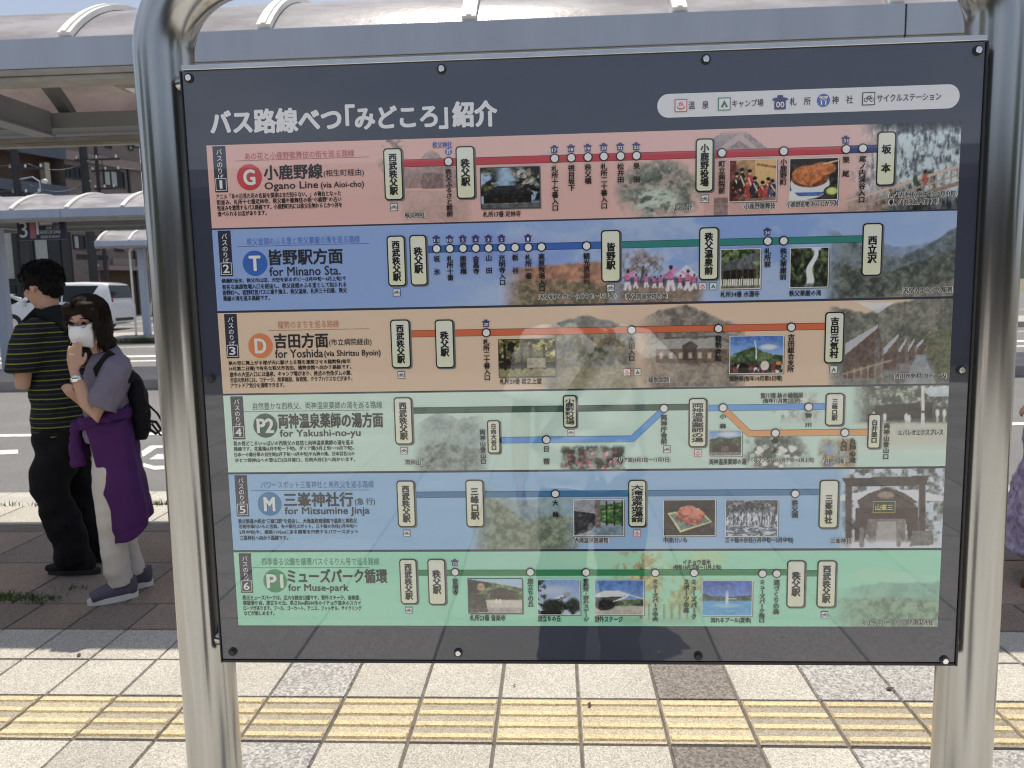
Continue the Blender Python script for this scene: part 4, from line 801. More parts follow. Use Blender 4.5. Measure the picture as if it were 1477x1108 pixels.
stop(S1, 1041, 221, '町立病院前', y0=232, y1=280, size=9.4); stop(S1, 1130, 218.5, '小鹿野町', y0=229, y1=268, size=9.4); stop(S1, 1244, 214.5, '尾ノ内渓谷入口', y0=225, y1=293, size=9.4)
icon(S1, 'shrine', 647, 219, 10); cap(S1, '秩父神社', 624, 652, 209.5, 9, (60, 80, 170)); photo(S1, p_temple, 694, 242, 778, 300, (70, 60, 60)); cap(S1, '札所17番 定林寺', 697, 751, 309)
photo(S1, p_kabuki, 1052, 231, 1119, 290); halo_cap(S1, '小鹿野歌舞伎', 1073, 1118, 298); photo(S1, p_don, 1139, 229, 1208, 288); halo_cap(S1, '小鹿野名物 わらじかつ丼', 1134, 1209, 295.5)
halo_cap(S1, '秩父神社', 584, 613, 311); halo_cap(S1, 'ようばけ', 971, 998, 300.5); halo_cap(S1, '尾ノ内氷柱(1月中旬〜2月中旬)', 1282, 1379, 282); halo_cap(S1, '●尾ノ内渓谷入口下車', 1282, 1352, 292)
icon(S1, 'bike', 568.5, 299, 11.5); icon(S1, 'bike', 1016.5, 287, 11.5)
S2 = strip(2, 330, 304.5, 447, 430, bg2, 'blue strip of the line marked T', (316, 0, 332, 399, '2'), '秩父音頭のふる里と秩父華厳の滝を巡る路線', (356, 519, 347), (70, 110, 190), (368, 380), (40, 92, 176), 'T', '皆野駅方面', (388, 494, 370.5, 22), None, None,
  [('for Minano Sta.', 389, 491, 391, 13)], ['横瀬町坂氷、秩父市山田、天空を彩るポピー(5月中旬〜6月上旬)で', '有名な高原牧場入口を経由し、秩父音頭のふる里として知られる', '皆野町へ。皆野町営バスに乗り換え、秩父温泉、札所三十四番、秩父', '華厳の滝を巡る路線です。'], (406, 431), (320, 499), (506, 401, 543, 438))
rline(S2, [(616, 359), (870, 354.5)], 9, (40, 92, 172)); rline(S2, [(893, 354), (1246, 344)], 9, (38, 122, 116))
for q in (('西武秩父駅', 559, 340, 585, 413), ('秩父駅', 591.5, 339, 616, 412), ('皆野駅', 867, 332, 895, 407), ('秩父温泉前', 1008, 328, 1036, 404), ('西立沢', 1243, 322, 1272, 398)): plate(S2, *q)
for q in ((630, 359, '坂　氷', '11', 369, 397), (649, 358.7, '札所十番', '10', 369, 405), (668, 358.4, '語歌橋', '5', 369, 396), (686.5, 358.2, '金昌寺', '4', 369, 396), (705, 358, '山　田', '3', 368, 395), (724, 357.7, '光明寺入口', '2', 368, 412), (743, 357.3, '栃　谷', None, 367, 395), (762, 357, '札所一番', '1', 367, 403), (781, 356.5, '高原牧場入口', None, 366, 421), (846, 355, '観光農園村', None, 365, 411), (1107, 348, '札所前', '34', 358, 386), (1130, 347.6, '秩父華厳前', None, 358, 404)): stop(S2, q[0], q[1], q[2], q[3], y0=q[4], y1=q[5], size=9.4)
photo(S2, p_temple2, 1040, 360, 1096, 416); cap(S2, '札所34番 水潜寺', 1039, 1095, 424.5); photo(S2, p_fall, 1140, 358, 1194, 414); cap(S2, '秩父華厳の滝', 1138, 1184, 423)
halo_cap(S2, '天空を彩るポピー(5月中旬〜6月上旬)', 778, 888, 429); halo_cap(S2, '秩父音頭発祥の地', 903, 962, 428); halo_cap(S2, '天空の里からの風景', 1302, 1373, 419)
icon(S2, 'bike', 572.5, 422, 11.5); icon(S2, 'bike', 880.5, 415.5, 11.5); icon(S2, 'onsen', 1013, 413, 11); icon(S2, 'tent', 1028.5, 413, 11)
S3 = strip(3, 450, 431.5, 567, 555, bg3, 'beige strip of the line marked D', (325, 0, 450, 517, '3'), '龍勢のまちを巡る路線', (401, 489, 468), (186, 124, 92), (376, 499), (206, 122, 74), 'D', '吉田方面', (396, 473, 491.5, 21), '(市立病院経由)', (475, 536, 494, 11),
  [('for Yoshida', 397, 466, 510, 12), ('(via Shiritsu Byoin)', 468, 549, 510.5, 11)], ['秋の空に舞上がる様が天に駆け上る龍を連想させる龍勢祭(毎年', '10月第二日曜)で有名な秩父市吉田、龍勢会館へ向かう路線です。', '途中の大田入口には温泉、キャンプ場があり、終点の合角ダムの麓、', '吉田元気村には、コテージ、炊事施設、体育館、クラブハウスなどがあり、', 'アウトドア気分を満喫できます。'], (524.5, 556.5), (330, 506), (512, 520, 549, 556))
rline(S3, [(592, 481), (1190, 471.5)], 9, (196, 96, 56))
for q in (('西武秩父駅', 564, 461, 592, 531), ('秩父駅', 628, 461, 655, 531), ('吉田元気村', 1189, 450, 1217, 524)): plate(S3, *q)
stop(S3, 701.5, 480, '札所二十番入口', '20', y0=489, y1=549, size=9.4); stop(S3, 911, 476, '大田入口', y0=486, y1=521, size=9.4); stop(S3, 1036, 474, '龍勢会館', y0=484, y1=521, size=9.4); stop(S3, 1141, 472, '吉田総合支所', y0=482, y1=537, size=9.4)
photo(S3, p_park, 720, 490, 801, 543, (60, 54, 50)); cap(S3, '札所20番 岩之上堂', 721, 781, 550); photo(S3, p_fest, 1053, 485, 1129, 538); cap(S3, '龍勢祭(毎年10月第2日曜)', 1052, 1128, 546.5)
halo_cap(S3, '龍勢会館', 935, 965, 548); halo_cap(S3, '吉田元気村(コテージ)', 1290, 1364, 543); icon(S3, 'bike', 579, 541, 11.5); icon(S3, 'onsen', 904, 537, 11); icon(S3, 'tent', 919.5, 537, 11); icon(S3, 'tent', 1202, 533, 11.5)
S4 = strip(4, 569, 556.5, 679, 676, bg4, 'mint strip of the line marked P2', (334, 0, 569, 634, '4'), '自然豊かな西秩父、両神温泉薬師の湯を巡る路線', (365, 551, 585), (66, 96, 86), (383, 614), (44, 84, 68), 'P2', '両神温泉薬師の湯方面', (402, 552, 606.5, 21), None, None,
  [('for Yakushi-no-yu', 404, 520, 626, 13)], ['花の見どころいっぱいの西秩父の自然と両神温泉薬師の湯を巡る', '路線です。花菖蒲(6月中旬〜下旬)、ダリア園(9月上旬〜10月下旬)、', '日本一の節分草の自生地(2月下旬〜3月中旬)や丸神の滝、日本百名山の', 'ひとつ両神山への登山口(白井差口、日向大谷口)へ向かいます。'], (640, 664.5), (337, 510), (518, 636, 553, 671))
rline(S4, [(595, 591), (994, 588.5)], 8.5, (48, 86, 74)); rline(S4, [(720, 634), (911, 634), (956, 592)], 8.5, (88, 156, 222), 2.8); rline(S4, [(1018, 588), (1192, 587)], 8.5, (84, 152, 220)); rline(S4, [(1045, 591), (1080, 625), (1254, 623.5)], 8.5, (222, 156, 92), 2.8)
for q in (('西武秩父駅', 569, 573, 595, 641), ('日向大谷口', 703, 606, 721.5, 654, True), ('小鹿野町役場', 812, 570, 832, 617, True), ('両神温泉薬師の湯', 993, 574, 1019, 645), ('三峰口駅', 1190, 567, 1217, 614), ('白井差口', 1251, 597, 1270, 647, True)): plate(S4, *q)
stop(S4, 788, 634, '日　蔭', y0=643, y1=670, size=9.4); stop(S4, 957.5, 589, '両神庁舎前', y0=598, y1=641, size=9.4); stop(S4, 1042.5, 588, '小　森', y0=597, y1=618, size=9.4); stop(S4, 1166, 587, '贄　川', y0=596, y1=616, size=9.4); stop(S4, 1118, 624.5, '堂　上', y0=633, y1=653, size=9.4); stop(S4, 1218, 624, '', cols=[('丸神の滝', 1230, 632, 668), ('入口', 1217, 632, 651)], size=9.4)
a_ = Art(); x, z1 = pl(696, 619); _, z0 = pl(696, 670); a_.vtext('両神山登山口', x, z1, z0, .0095, BLACK, 5, .03); a_.build('stop_name', S4); a_ = Art(); x, z1 = pl(1279, 610); _, z0 = pl(1279, 663); a_.vtext('両神山登山口', x, z1, z0, .0095, BLACK, 5, .03); a_.build('stop_name', S4)
photo(S4, p_yu, 1023, 622, 1069, 657); cap(S4, '両神温泉薬師の湯', 1023, 1076, 666); cap(S4, '贄川宿 秋の縁側展', 1097, 1158, 570.5, 8); cap(S4, '(毎年11月第2土日)', 1100, 1154, 578.5, 7.5)
halo_cap(S4, 'ダリア園(9月1日〜11月3日)', 886, 967, 664); halo_cap(S4, 'セツブンソウ(2月下旬〜3月上旬)', 1086, 1174, 664.5); halo_cap(S4, '丸神の滝', 1187, 1217, 665); halo_cap(S4, '両神山', 585, 607, 667); halo_cap(S4, 'SLパレオエクスプレス', 1295, 1360, 624)
icon(S4, 'bike', 583, 650, 11.5); icon(S4, 'bike', 823.5, 624, 10.5); icon(S4, 'bike', 962, 648, 11.5); icon(S4, 'onsen', 1006.5, 653.5, 11.5)
S5 = strip(5, 681.5, 677.5, 791, 794, bg5, 'sky blue strip of the line marked M', (340, 0, 682, 745, '5'), 'パワースポット三峯神社と奥秩父を巡る路線', (376, 539, 699), (66, 110, 160), (389, 727), (48, 116, 160), 'M', '三峯神社行', (410, 509, 720.5, 20), '(急 行)', (512, 541, 724, 11),
  [('for Mitsumine Jinja', 411, 533, 738, 13)], ['秩父鉄道の終点“三峰口駅”を経由し、大滝温泉遊湯館で温泉と奥秩父', '名物中津川いもに舌鼓。冬の観光スポット、三十槌の氷柱(1月中旬〜', '2月中旬)や、標高1102mにある関東を代表するパワースポット', '三峯神社へ向かう路線です。'], (752, 776), (344, 515), (521, 749, 557, 784))
rline(S5, [(599, 712), (1182, 711.5)], 8.5, (50, 112, 156))
for q in (('西武秩父駅', 573, 693, 599, 760), ('三峰口駅', 672, 692, 698, 760), ('大滝温泉遊湯館', 906, 692, 932, 760)): plate(S5, *q)
plate(S5, '三峯神社', 1181, 692, 1209, 762, icon_top=True)
icon(S5, 'shrine', 1195, 700, 9.5)['label'] = 'blue shrine symbol at the head of a station plate'
stop(S5, 801, 712, '大　輪', y0=721, y1=746, size=9.2); stop(S5, 1146.5, 712, '秩父湖', y0=721, y1=747, size=9.4)
photo(S5, p_bath, 828, 721, 899, 772); halo_cap(S5, '大滝温泉遊湯館', 828, 877, 779); photo(S5, p_imo, 957.5, 721.5, 1031, 772); cap(S5, '中津川いも', 957, 991, 779); photo(S5, p_ice, 1047, 721.5, 1121, 773); cap(S5, '三十槌の氷柱(1月中旬〜2月中旬)', 1046, 1144, 779.5); halo_cap(S5, '三峯神社', 1197, 1228, 780)
icon(S5, 'bike', 587, 769, 11); icon(S5, 'onsen', 919, 769, 11)
a_ = Art(); x0, z1 = pl(1260, 724); x1, z0 = pl(1290, 739); a_.rect(x0-.001, x1+.001, z0-.001, z1+.001, ink((190, 160, 90)), 2); a_.rect(x0, x1, z0, z1, ink((46, 66, 54)), 2.6); a_.text('山峯三', x0+.003, x1-.003, (z0+z1)/2, .0095, ink((226, 200, 120)), 3.4, .03); a_.build('shrine_tablet', S5)
S6 = strip(6, 793.5, 796, 900, 907, bg6, 'green strip of the line marked P1', (346, 0, 794, 855, '6'), '四季香る公園を循環バスぐるりん号で巡る路線', (378, 547, 810), (60, 128, 96), (397, 838), (40, 136, 84), 'P1', 'ミューズパーク循環', (415, 558, 831, 20), None, None,
  [('for Muse-park', 416, 503, 849, 12.5)], ['秩父ミューズパークは、広大な総合公園です。野外ステージ、音楽堂、', '展望滑り台、旅立ちの丘、長さ3km約500本のイチョウ並木のスカイ', 'ロードがあります。プール、ゴーカート、テニス、フットサル、サイクリング', 'などが楽しめます。'], (862, 884.5), (350, 520), (526, 861, 561, 895))
rline(S6, [(602, 825), (1136, 826.8)], 8.5, (36, 126, 76)); rline(S6, [(1160, 826.8), (1180, 827)], 8.5, (36, 126, 76))
for q in (('西武秩父駅', 577, 806, 602, 871), ('秩父駅', 617.5, 806, 643, 872), ('秩父駅', 1134.5, 808, 1161, 876), ('西武秩父駅', 1178, 808, 1205.5, 876)): plate(S6, *q)
stop(S6, 656.5, 825, '音楽寺', '23', y0=834, y1=858, size=9.2); stop(S6, 765, 825, '旅立ちの丘', y0=834, y1=875, size=9.2); stop(S6, 845, 825.3, '音楽堂・野外ステージ', y0=834, y1=896, size=8.8); stop(S6, 945, 826, 'ミューズパーク中央', y0=835, y1=896, size=8.8); stop(S6, 1001, 826, '', cols=[('ミューズパーク', 1001, 835, 893), ('スポーツの森', 990, 835, 884)], size=8.8); stop(S6, 1099.5, 827, 'ミューズパーク南口', y0=836, y1=898, size=8.8); stop(S6, 1120, 827, '酒づくりの森', y0=836, y1=886, size=9)
photo(S6, p_temple3, 676, 835, 753, 884, (60, 60, 60)); cap(S6, '札所23番 音楽寺', 678, 729, 891); photo(S6, p_slide, 776, 836.5, 836, 886); cap(S6, '旅立ちの丘', 776, 809, 892); photo(S6, p_stage, 858.5, 837, 928, 886); cap(S6, '野外ステージ', 858, 898, 893); photo(S6, p_pool, 1013, 838, 1084, 887); cap(S6, '流れるプール(夏季)', 1025, 1083, 895)
cap(S6, 'イチョウ並木', 985, 1025, 811, 8); cap(S6, '(毎年10月下旬〜11月上旬)', 971, 1040, 818.5, 7.5); halo_cap(S6, 'ミューズパークから見た秩父市街', 1243, 1346, 897.5); icon(S6, 'bike', 590, 880, 11); icon(S6, 'bike', 1189, 886.5, 11)
# heading and legend
a_ = Art(); zt_ = (pl(304, 177)[1]+pl(716, 164)[1])/2
for tx_, px0, px1, dz_, h_ in (('バス路線べつ', 304, 491, 0, .0350), ('「', 499.5, 511, .0045, .0300), ('みどころ', 513, 630, -.0006, .0320), ('」', 634, 645, -.0045, .0300), ('紹介', 654, 716, .0002, .0365)):
    a_.text(tx_, pl(px0, 172)[0], pl(px1, 168)[0], zt_+dz_, h_, ink((226, 228, 232)), 1, .050, 4)
a_.build('board_title', SIGN)
a_ = Art(); x0, z0 = pl(948, 154); x1, z1 = pl(1384, 138); zc = (z0+z1)/2; a_.rrect(x0, x1, zc-.0172, zc+.0172, .0168, ink((226, 228, 234)), 1, 10); LG = a_.build('legend_bar', SIGN)
for k_, px, nm in (('onsen', 982, ''), ('tent', 1044.5, ''), ('temple', 1125, '00'), ('shrine', 1187.5, ''), ('bike', 1252.5, '')):
    py = 154-(px-948)*16/436; icon(LG, k_, px, py+(1 if k_ == 'temple' else 0), 18 if k_ != 'temple' else 19, nm)
for tx_, x0, x1, h in (('温　泉', 993, 1022, 11.5), ('キャンプ場', 1056, 1101, 10.5), ('札　所', 1139, 1169, 11.5), ('神　社', 1200, 1230, 11.5), ('サイクルステーション', 1265, 1357, 10.5)): cap(LG, tx_, x0, x1, 154-((x0+x1)/2-948)*16/436, h, (44, 46, 56), .012, 3, 'legend_text')

# ------------------------------------------------------------------ people
def rotm(yaw, pitch=0.0): return Matrix.Rotation(yaw, 3, 'Z') @ Matrix.Rotation(pitch, 3, 'Y')
M_SKIN = mat('skin', (.50, .30, .215), .55, var=.06, vscale=14, space='obj')
M_HAIR = mat('black_hair', (.006, .0055, .006), .6, var=.4, vscale=26, stretch=(1, 1, .25), space='obj', bump=.5, bscale=90, spec=.1)
M_HAIRB = mat('dark_brown_hair', (.015, .0095, .0075), .58, var=.4, vscale=26, stretch=(1, 1, .2), space='obj', bump=.5, bscale=90, spec=.1)
def cloth(name, c, var=.10, **k): return mat(name, c, .85, var=var, vscale=k.pop('vscale', 7), space='obj', bump=k.pop('bump', .5), bscale=k.pop('bscale', 16), spec=.25, **k)
def hand(bm, w, d, nrm, s=1.0, curl=(.5, .6, .7, .8), thumb=1, spread=.0):
    """palm and five fingers; w wrist, d towards the fingertips, nrm out of the back of the hand, thumb=+-1 side"""
    d = Vector(d).normalized(); nrm = (Vector(nrm)-d*d.dot(Vector(nrm))).normalized(); sd = nrm.cross(d).normalized()*thumb; w = Vector(w)
    pal = [w, w+d*.03*s, w+d*.065*s, w+d*.09*s]
    tube(bm, pal, [(.024*s, .018*s), (.032*s, .016*s), (.040*s, .014*s), (.038*s, .011*s)], 12, up=tuple(nrm))
    for k in range(4):
        o = (k-1.5)*.0195*s; L_ = (.068, .076, .071, .056)[k]*s; p = w+d*.085*s+sd*(-o); c = curl[k]; q = d.copy(); P = [p-d*.012*s, p]
        for j in range(3):
            ang = c*(.55+.35*j); qq = (d*math.cos(ang*(j+1)*.75)-nrm*math.sin(ang*(j+1)*.75)+sd*(-o*spread*20)).normalized(); p = p+qq*L_*(.44, .32, .24)[j]; P.append(p)
        tube(bm, P, [.0085*s, .0088*s, .0082*s, .0076*s, .0062*s], 8)
    tb = w+d*.03*s+sd*.028*s; tube(bm, [tb-sd*.012*s, tb+sd*.012*s+d*.02*s-nrm*.006, tb+sd*.022*s+d*.048*s-nrm*.014, tb+sd*.020*s+d*.072*s-nrm*.020], [.012*s, .0115*s, .0095*s, .0075*s], 8)
def head(bm, c, R, s=1.0, nose=True):
    c = Vector(c); P = lambda a, b, z: c+R @ Vector((a*s, b*s, z*s))
    ball(bm, P(-.012, 0, .028), (.096*s, .076*s, .086*s), 20, R); ball(bm, P(.022, 0, -.040), (.066*s, .060*s, .070*s), 18, R); ball(bm, P(.052, 0, -.088), (.026*s, .028*s, .022*s), 12, R)
    ball(bm, P(.066, 0, .012), (.024*s, .050*s, .022*s), 12, R); ball(bm, P(.088, 0, -.022), (.014*s, .013*s, .016*s), 10, R); ball(bm, P(.082, 0, -.004), (.012*s, .010*s, .024*s), 10, R)
    for b in (-1, 1):
        ball(bm, P(.056, b*.042, -.028), (.026*s, .022*s, .024*s), 10, R); ball(bm, P(-.006, b*.076, -.012), (.018*s, .009*s, .030*s), 10, R)
    ball(bm, P(.084, 0, -.060), (.010*s, .022*s, .006*s), 10, R); ball(bm, P(.080, 0, -.070), (.012*s, .020*s, .006*s), 10, R)
def shoe(par, p, yaw, c_up, c_sole, L_=.26, name='shoe'):
    R = rotm(yaw); p = Vector(p); bm = bmesh.new(); P = lambda a, z: p+R @ Vector((a, 0, z))
    tube(bm, [P(-.075, .055), P(-.05, .058), P(.02, .055), P(.09, .045), P(.14, .036), P(L_-.095, .032)], [(.026, .034), (.036, .052), (.042, .050), (.045, .038), (.038, .027), (.016, .016)], 14, up=(0, 0, 1))
    tube(bm, [P(-.04, .05), P(-.035, .105)], [(.035, .04), (.038, .042)], 14)
    o = link(name, remeshed(bm, .006, 3), c_up, par); bm = bmesh.new(); P2 = []
    for k in range(28):
        q = 2*math.pi*k/28; a = .040+(L_*.505)*math.cos(q); b = (.045-.008*(math.cos(q) < 0))*math.sin(q)*(1-.12*math.cos(q)); v = p+R @ Vector((a, b, 0)); P2.append((v.x, v.y))
    prism(bm, P2, p.z+.001, p.z+.030, 'xy'); obj('sole', bm, c_sole, o, 50)
def eyes(par, c, R, s=1.0, glasses=None, z=-.004):
    c = Vector(c); P = lambda a, b, zz: c+R @ Vector((a*s, b*s, zz*s)); bm = bmesh.new()
    for b in (-1, 1): ball(bm, P(.079, b*.031, z), (.006*s, .014*s, .0065*s), 10, R)
    obj('eyes', bm, M_HAIR, par, True); bm = bmesh.new()
    for b in (-1, 1): tube(bm, [P(.084, b*.016, z+.020), P(.084, b*.034, z+.024), P(.074, b*.050, z+.018)], .0032*s, 6)
    obj('eyebrows', bm, M_HAIRB, par, True)
    if glasses:
        bm = bmesh.new()
        for b in (-1, 1):
            ring = [P(.100-.004*abs(math.cos(q)*.5), b*.033+.025*math.cos(q), z-.004+.017*math.sin(q)) for q in np.linspace(0, 2*math.pi, 20)]; tube(bm, ring, .0016*s, 6, cap=False)
            tube(bm, [P(.096, b*.058, z+.002), P(.05, b*.074, z+.004), P(-.01, b*.082, z+.0)], .0018*s, 6)
        tube(bm, [P(.098, -.008, z), P(.100, .008, z)], .0018*s, 6); obj('glasses', bm, glasses, par, True)
def arm(bm, sh, el, wr, r0=.046, r1=.036, r2=.026):
    sh, el, wr = Vector(sh), Vector(el), Vector(wr); tube(bm, [sh, sh.lerp(el, .5), el, el.lerp(wr, .3), el.lerp(wr, .75), wr], [r0, r0*.93, r1*1.02, r1*1.04, r2*1.15, (r2*1.1, r2*.85)], 12)
def leg(bm, hp, kn, an, r=(.08, .055, .04)):
    hp, kn, an = Vector(hp), Vector(kn), Vector(an); tube(bm, [hp, hp.lerp(kn, .5), kn, kn.lerp(an, .35), an, an-Vector((0, 0, .04))], [r[0], r[0]*.85, r[1], r[1]*.98, r[2], r[2]], 12)
def wrinkle(me, amp, seed, sx=9.0):
    n_ = len(me.vertices); co = np.empty(n_*3); me.vertices.foreach_get('co', co); co = co.reshape(-1, 3); no = np.empty(n_*3); me.vertices.foreach_get('normal', no); no = no.reshape(-1, 3)
    a_ = vnoise(co[:, 2]*sx*1.6+co[:, 0]*sx*.8+40, co[:, 1]*sx+co[:, 0]*sx*.6+co[:, 2]*sx*.5+40, seed)-.5; b_ = vnoise(co[:, 2]*sx*3+40, (co[:, 0]+co[:, 1])*sx*2.4+40, seed+1)-.5
    co += no*((a_+.5*b_)*amp)[:, None]; me.vertices.foreach_set('co', co.ravel()); me.update(); return me

def strands(me, hc_, R, s, style, seed):
    """adds locks of hair to the hair's own mesh, combed over the skull"""
    rr = np.random.default_rng(seed); bm = bmesh.new(); bm.from_mesh(me); hc_ = Vector(hc_)
    def S(ph, th, k=1.0): return (-.016+.108*k*math.sin(th)*math.cos(ph), .097*k*math.sin(th)*math.sin(ph), .044+.090*k*math.cos(th))
    for k in range(420 if style == 'bob' else 520):
        if style == 'bob':
            fr = rr.random() < .24; ph = rad(rr.uniform(-55, 55) if fr else rr.uniform(52, 308)); kk = 1.0+rr.normal()*.018; P = [S(ph+(.35*(1-q) if fr else 0), rad(6+q*(66 if fr else 84)), kk) for q in (0, .25, .5, .75, 1)]
            if not fr:
                x, y, z = P[-1]; e = -.15+rr.normal()*.012; tuck = 1-.10*rr.random(); P += [(x*1.04, y*1.04, z-.06), (x*tuck, y*tuck, max(e, z-.16)+.02), (x*(tuck-.10), y*(tuck-.10), e)]
            r0 = [.0008]+[.0022]*(len(P)-2)+[.0006]
        else:
            ph = rad(rr.uniform(0, 360)); th = rad(rr.uniform(0, 84 if abs(math.degrees(ph)-180) > 65 else 118)); L_ = rr.uniform(.22, .42); k0 = 1.0+rr.normal()*.02; P = [S(ph, th+L_*q, k0+.05*q+.02*rr.random()) for q in (0, .35, .7, 1)]; r0 = [.0018, .0028, .0022, .0006]
            if abs(math.degrees(ph)-180) > 115 and math.degrees(th+L_) > 78: continue
        tube(bm, [hc_+R @ Vector((a*s, b*s, c*s)) for a, b, c in P], r0, 4, cap=False)
    for f in bm.faces: f.smooth = True
    bm.to_mesh(me); bm.free(); return me
# --- the man in the striped polo shirt
g0 = gnd(117, 818); MAN = thing('person', 'person seen from behind in a black polo shirt with thin yellow stripes', 'person', (g0.x, g0.y, 0), math.atan2(.10, -1.0), None); MAN.scale = (1.05, .98, 1.05)
hc = (.075, .0, 1.545); HR = rotm(-.12, .20)
bm = bmesh.new(); head(bm, hc, HR, 1.04)
tube(bm, [(.03, 0, 1.30), (.045, 0, 1.40), (.06, 0, 1.50)], [.064, .054, .054], 14)
tube(bm, [(.02, 0, .82), (.02, 0, .95), (.035, 0, 1.12), (.035, 0, 1.28), (.035, 0, 1.36)], [(.15, .10), (.14, .09), (.155, .10), (.17, .09), (.06, .05)], 16, up=(1, 0, 0))
arm(bm, (.045, .185, 1.31), (.055, .245, 1.035), (.19, .06, 1.07)); arm(bm, (.045, -.185, 1.31), (.06, -.24, 1.05), (.20, -.08, 1.08))
hand(bm, (.19, .06, 1.07), (.6, -.55, .25), (.3, .4, -.6), 1, (.9, 1, 1.1, 1.2), 1); hand(bm, (.20, -.08, 1.08), (.6, .5, .25), (.3, -.4, -.6), 1, (.9, 1, 1.1, 1.2), -1)
leg(bm, (.01, .09, .85), (.02, .10, .46), (-.05, .10, .09)); leg(bm, (.01, -.09, .85), (.03, -.10, .46), (.0, -.11, .09))
body = link('body', remeshed(bm, .007, 3), M_SKIN, MAN)
m_polo = cloth('striped_polo_knit', (.012, .014, .017), bump=.4)
n = m_polo.node_tree.nodes; l = m_polo.node_tree.links; tc_ = n.new('ShaderNodeTexCoord'); sx_ = n.new('ShaderNodeSeparateXYZ'); l.new(tc_.outputs['Object'], sx_.inputs[0])
def band(period, off, lo, hi):
    a1 = n.new('ShaderNodeMath'); a1.operation = 'MULTIPLY_ADD'; a1.inputs[1].default_value = 1/period; a1.inputs[2].default_value = off; l.new(sx_.outputs['Z'], a1.inputs[0])
    a2 = n.new('ShaderNodeMath'); a2.operation = 'FRACT'; l.new(a1.outputs[0], a2.inputs[0]); a3 = n.new('ShaderNodeMath'); a3.operation = 'COMPARE'; a3.inputs[1].default_value = (lo+hi)/2; a3.inputs[2].default_value = (hi-lo)/2; l.new(a2.outputs[0], a3.inputs[0]); return a3.outputs[0]
mA = n.new('ShaderNodeMix'); mA.data_type = 'RGBA'; mA.inputs['A'].default_value = (.012, .014, .017, 1); mA.inputs['B'].default_value = (.25, .27, .05, 1); l.new(band(.049, .45, .0, .10), mA.inputs['Factor'])
mB = n.new('ShaderNodeMix'); mB.data_type = 'RGBA'; mB.inputs['B'].default_value = (.055, .06, .055, 1); l.new(mA.outputs['Result'], mB.inputs['A']); l.new(band(.049, .45, .50, .60), mB.inputs['Factor']); l.new(mB.outputs['Result'], n['Principled BSDF'].inputs['Base Color'])
bm = bmesh.new(); tube(bm, [(.0, 0, .755), (.01, 0, .85), (.02, 0, .97), (.035, 0, 1.12), (.035, 0, 1.25), (.03, 0, 1.335), (.035, 0, 1.385)], [(.205, .145), (.20, .145), (.19, .135), (.195, .135), (.195, .125), (.15, .10), (.07, .065)], 24, up=(1, 0, 0))
for s_ in (1, -1): tube(bm, [(.035, s_*.10, 1.33), (.042, s_*.178, 1.30), (.048, s_*.215, 1.20), (.052, s_*.235, 1.105)], [.062, .075, .075, .078], 14)
link('polo_shirt', wrinkle(remeshed(bm, .008, 4), .022, 5), m_polo, MAN)
bm = bmesh.new(); tube(bm, [(.03, 0, 1.365), (.035, 0, 1.395), (.045, 0, 1.425)], [.083, .074, .067], 18); link('collar', remeshed(bm, .006, 2), cloth('black_collar', (.012, .012, .014)), MAN)
m_blk = cloth('black_trouser_cloth', (.005, .005, .008), bscale=9, bump=.8)
bm = bmesh.new(); tube(bm, [(.0, 0, .70), (.01, 0, .80), (.015, 0, .92)], [(.185, .14), (.185, .135), (.17, .12)], 20, up=(1, 0, 0))
tube(bm, [(.0, .09, .80), (.02, .11, .62), (.045, .115, .47), (.0, .11, .28), (-.045, .10, .06)], [.118, .108, .098, .088, .086], 16); tube(bm, [(.0, -.09, .80), (.025, -.10, .62), (.05, -.10, .47), (.03, -.10, .28), (.0, -.11, .06)], [.118, .108, .096, .086, .084], 16)
link('trousers', wrinkle(remeshed(bm, .009, 4), .034, 9, 7), m_blk, MAN)
shoe(MAN, (-.075, .10, .0), .12, cloth('black_shoe', (.012, .012, .013)), M_RUBBER, .29); shoe(MAN, (-.01, -.11, .0), -.15, cloth('black_shoe', (.012, .012, .013)), M_RUBBER, .29)
P = lambda a, b, z: Vector(hc)+HR @ Vector((a, b, z)); bm = bmesh.new()
for a, b, z, r in ((-.018, 0, .045, (.108, .093, .088)), (-.062, 0, -.012, (.058, .074, .066)), (.060, .01, .070, (.050, .066, .040)), (.005, .066, .026, (.055, .026, .045)), (.005, -.066, .026, (.055, .026, .045)), (.082, .03, .052, (.022, .034, .022)), (.03, 0, .10, (.07, .06, .035))): ball(bm, P(a, b, z), r, 16, HR)
link('hair', strands(wrinkle(remeshed(bm, .006, 3), .016, 3, 30), hc, HR, 1.0, 'short', 1), M_HAIR, MAN); eyes(body, hc, HR, 1.04)
bm = bmesh.new(); tube(bm, [(.14, .07, 1.36), (.06, .085, 1.405), (-.055, .065, 1.37), (-.128, .0, 1.25), (-.150, -.08, 1.12), (-.125, -.17, .99), (-.02, -.22, .93)], [(.030, .008)]*7, 10, up=(-1, .2, 0)); obj('shoulder_strap', bm, cloth('black_webbing', (.012, .012, .014)), MAN, 50)
bm = bmesh.new(); box(bm, -.11, .09, -.30, -.215, .80, 1.0, .03); obj('shoulder_bag', bm, m_blk, MAN, 40)
PH = thing('smartphone', 'dark smartphone held by the person in the striped polo shirt', 'phone', MAN.location+Matrix.Rotation(MAN.rotation_euler.z, 3, 'Z') @ Vector((.285, -.01, 1.165)), MAN.rotation_euler.z)
bm = bmesh.new(); box(bm, -.004, .004, -.037, .037, -.07, .07, .003); obj('case', bm, M_BLACKMETAL, PH); bm = bmesh.new(); box(bm, -.0052, -.0042, -.034, .034, -.066, .066); obj('screen', bm, M_GLASS, PH)

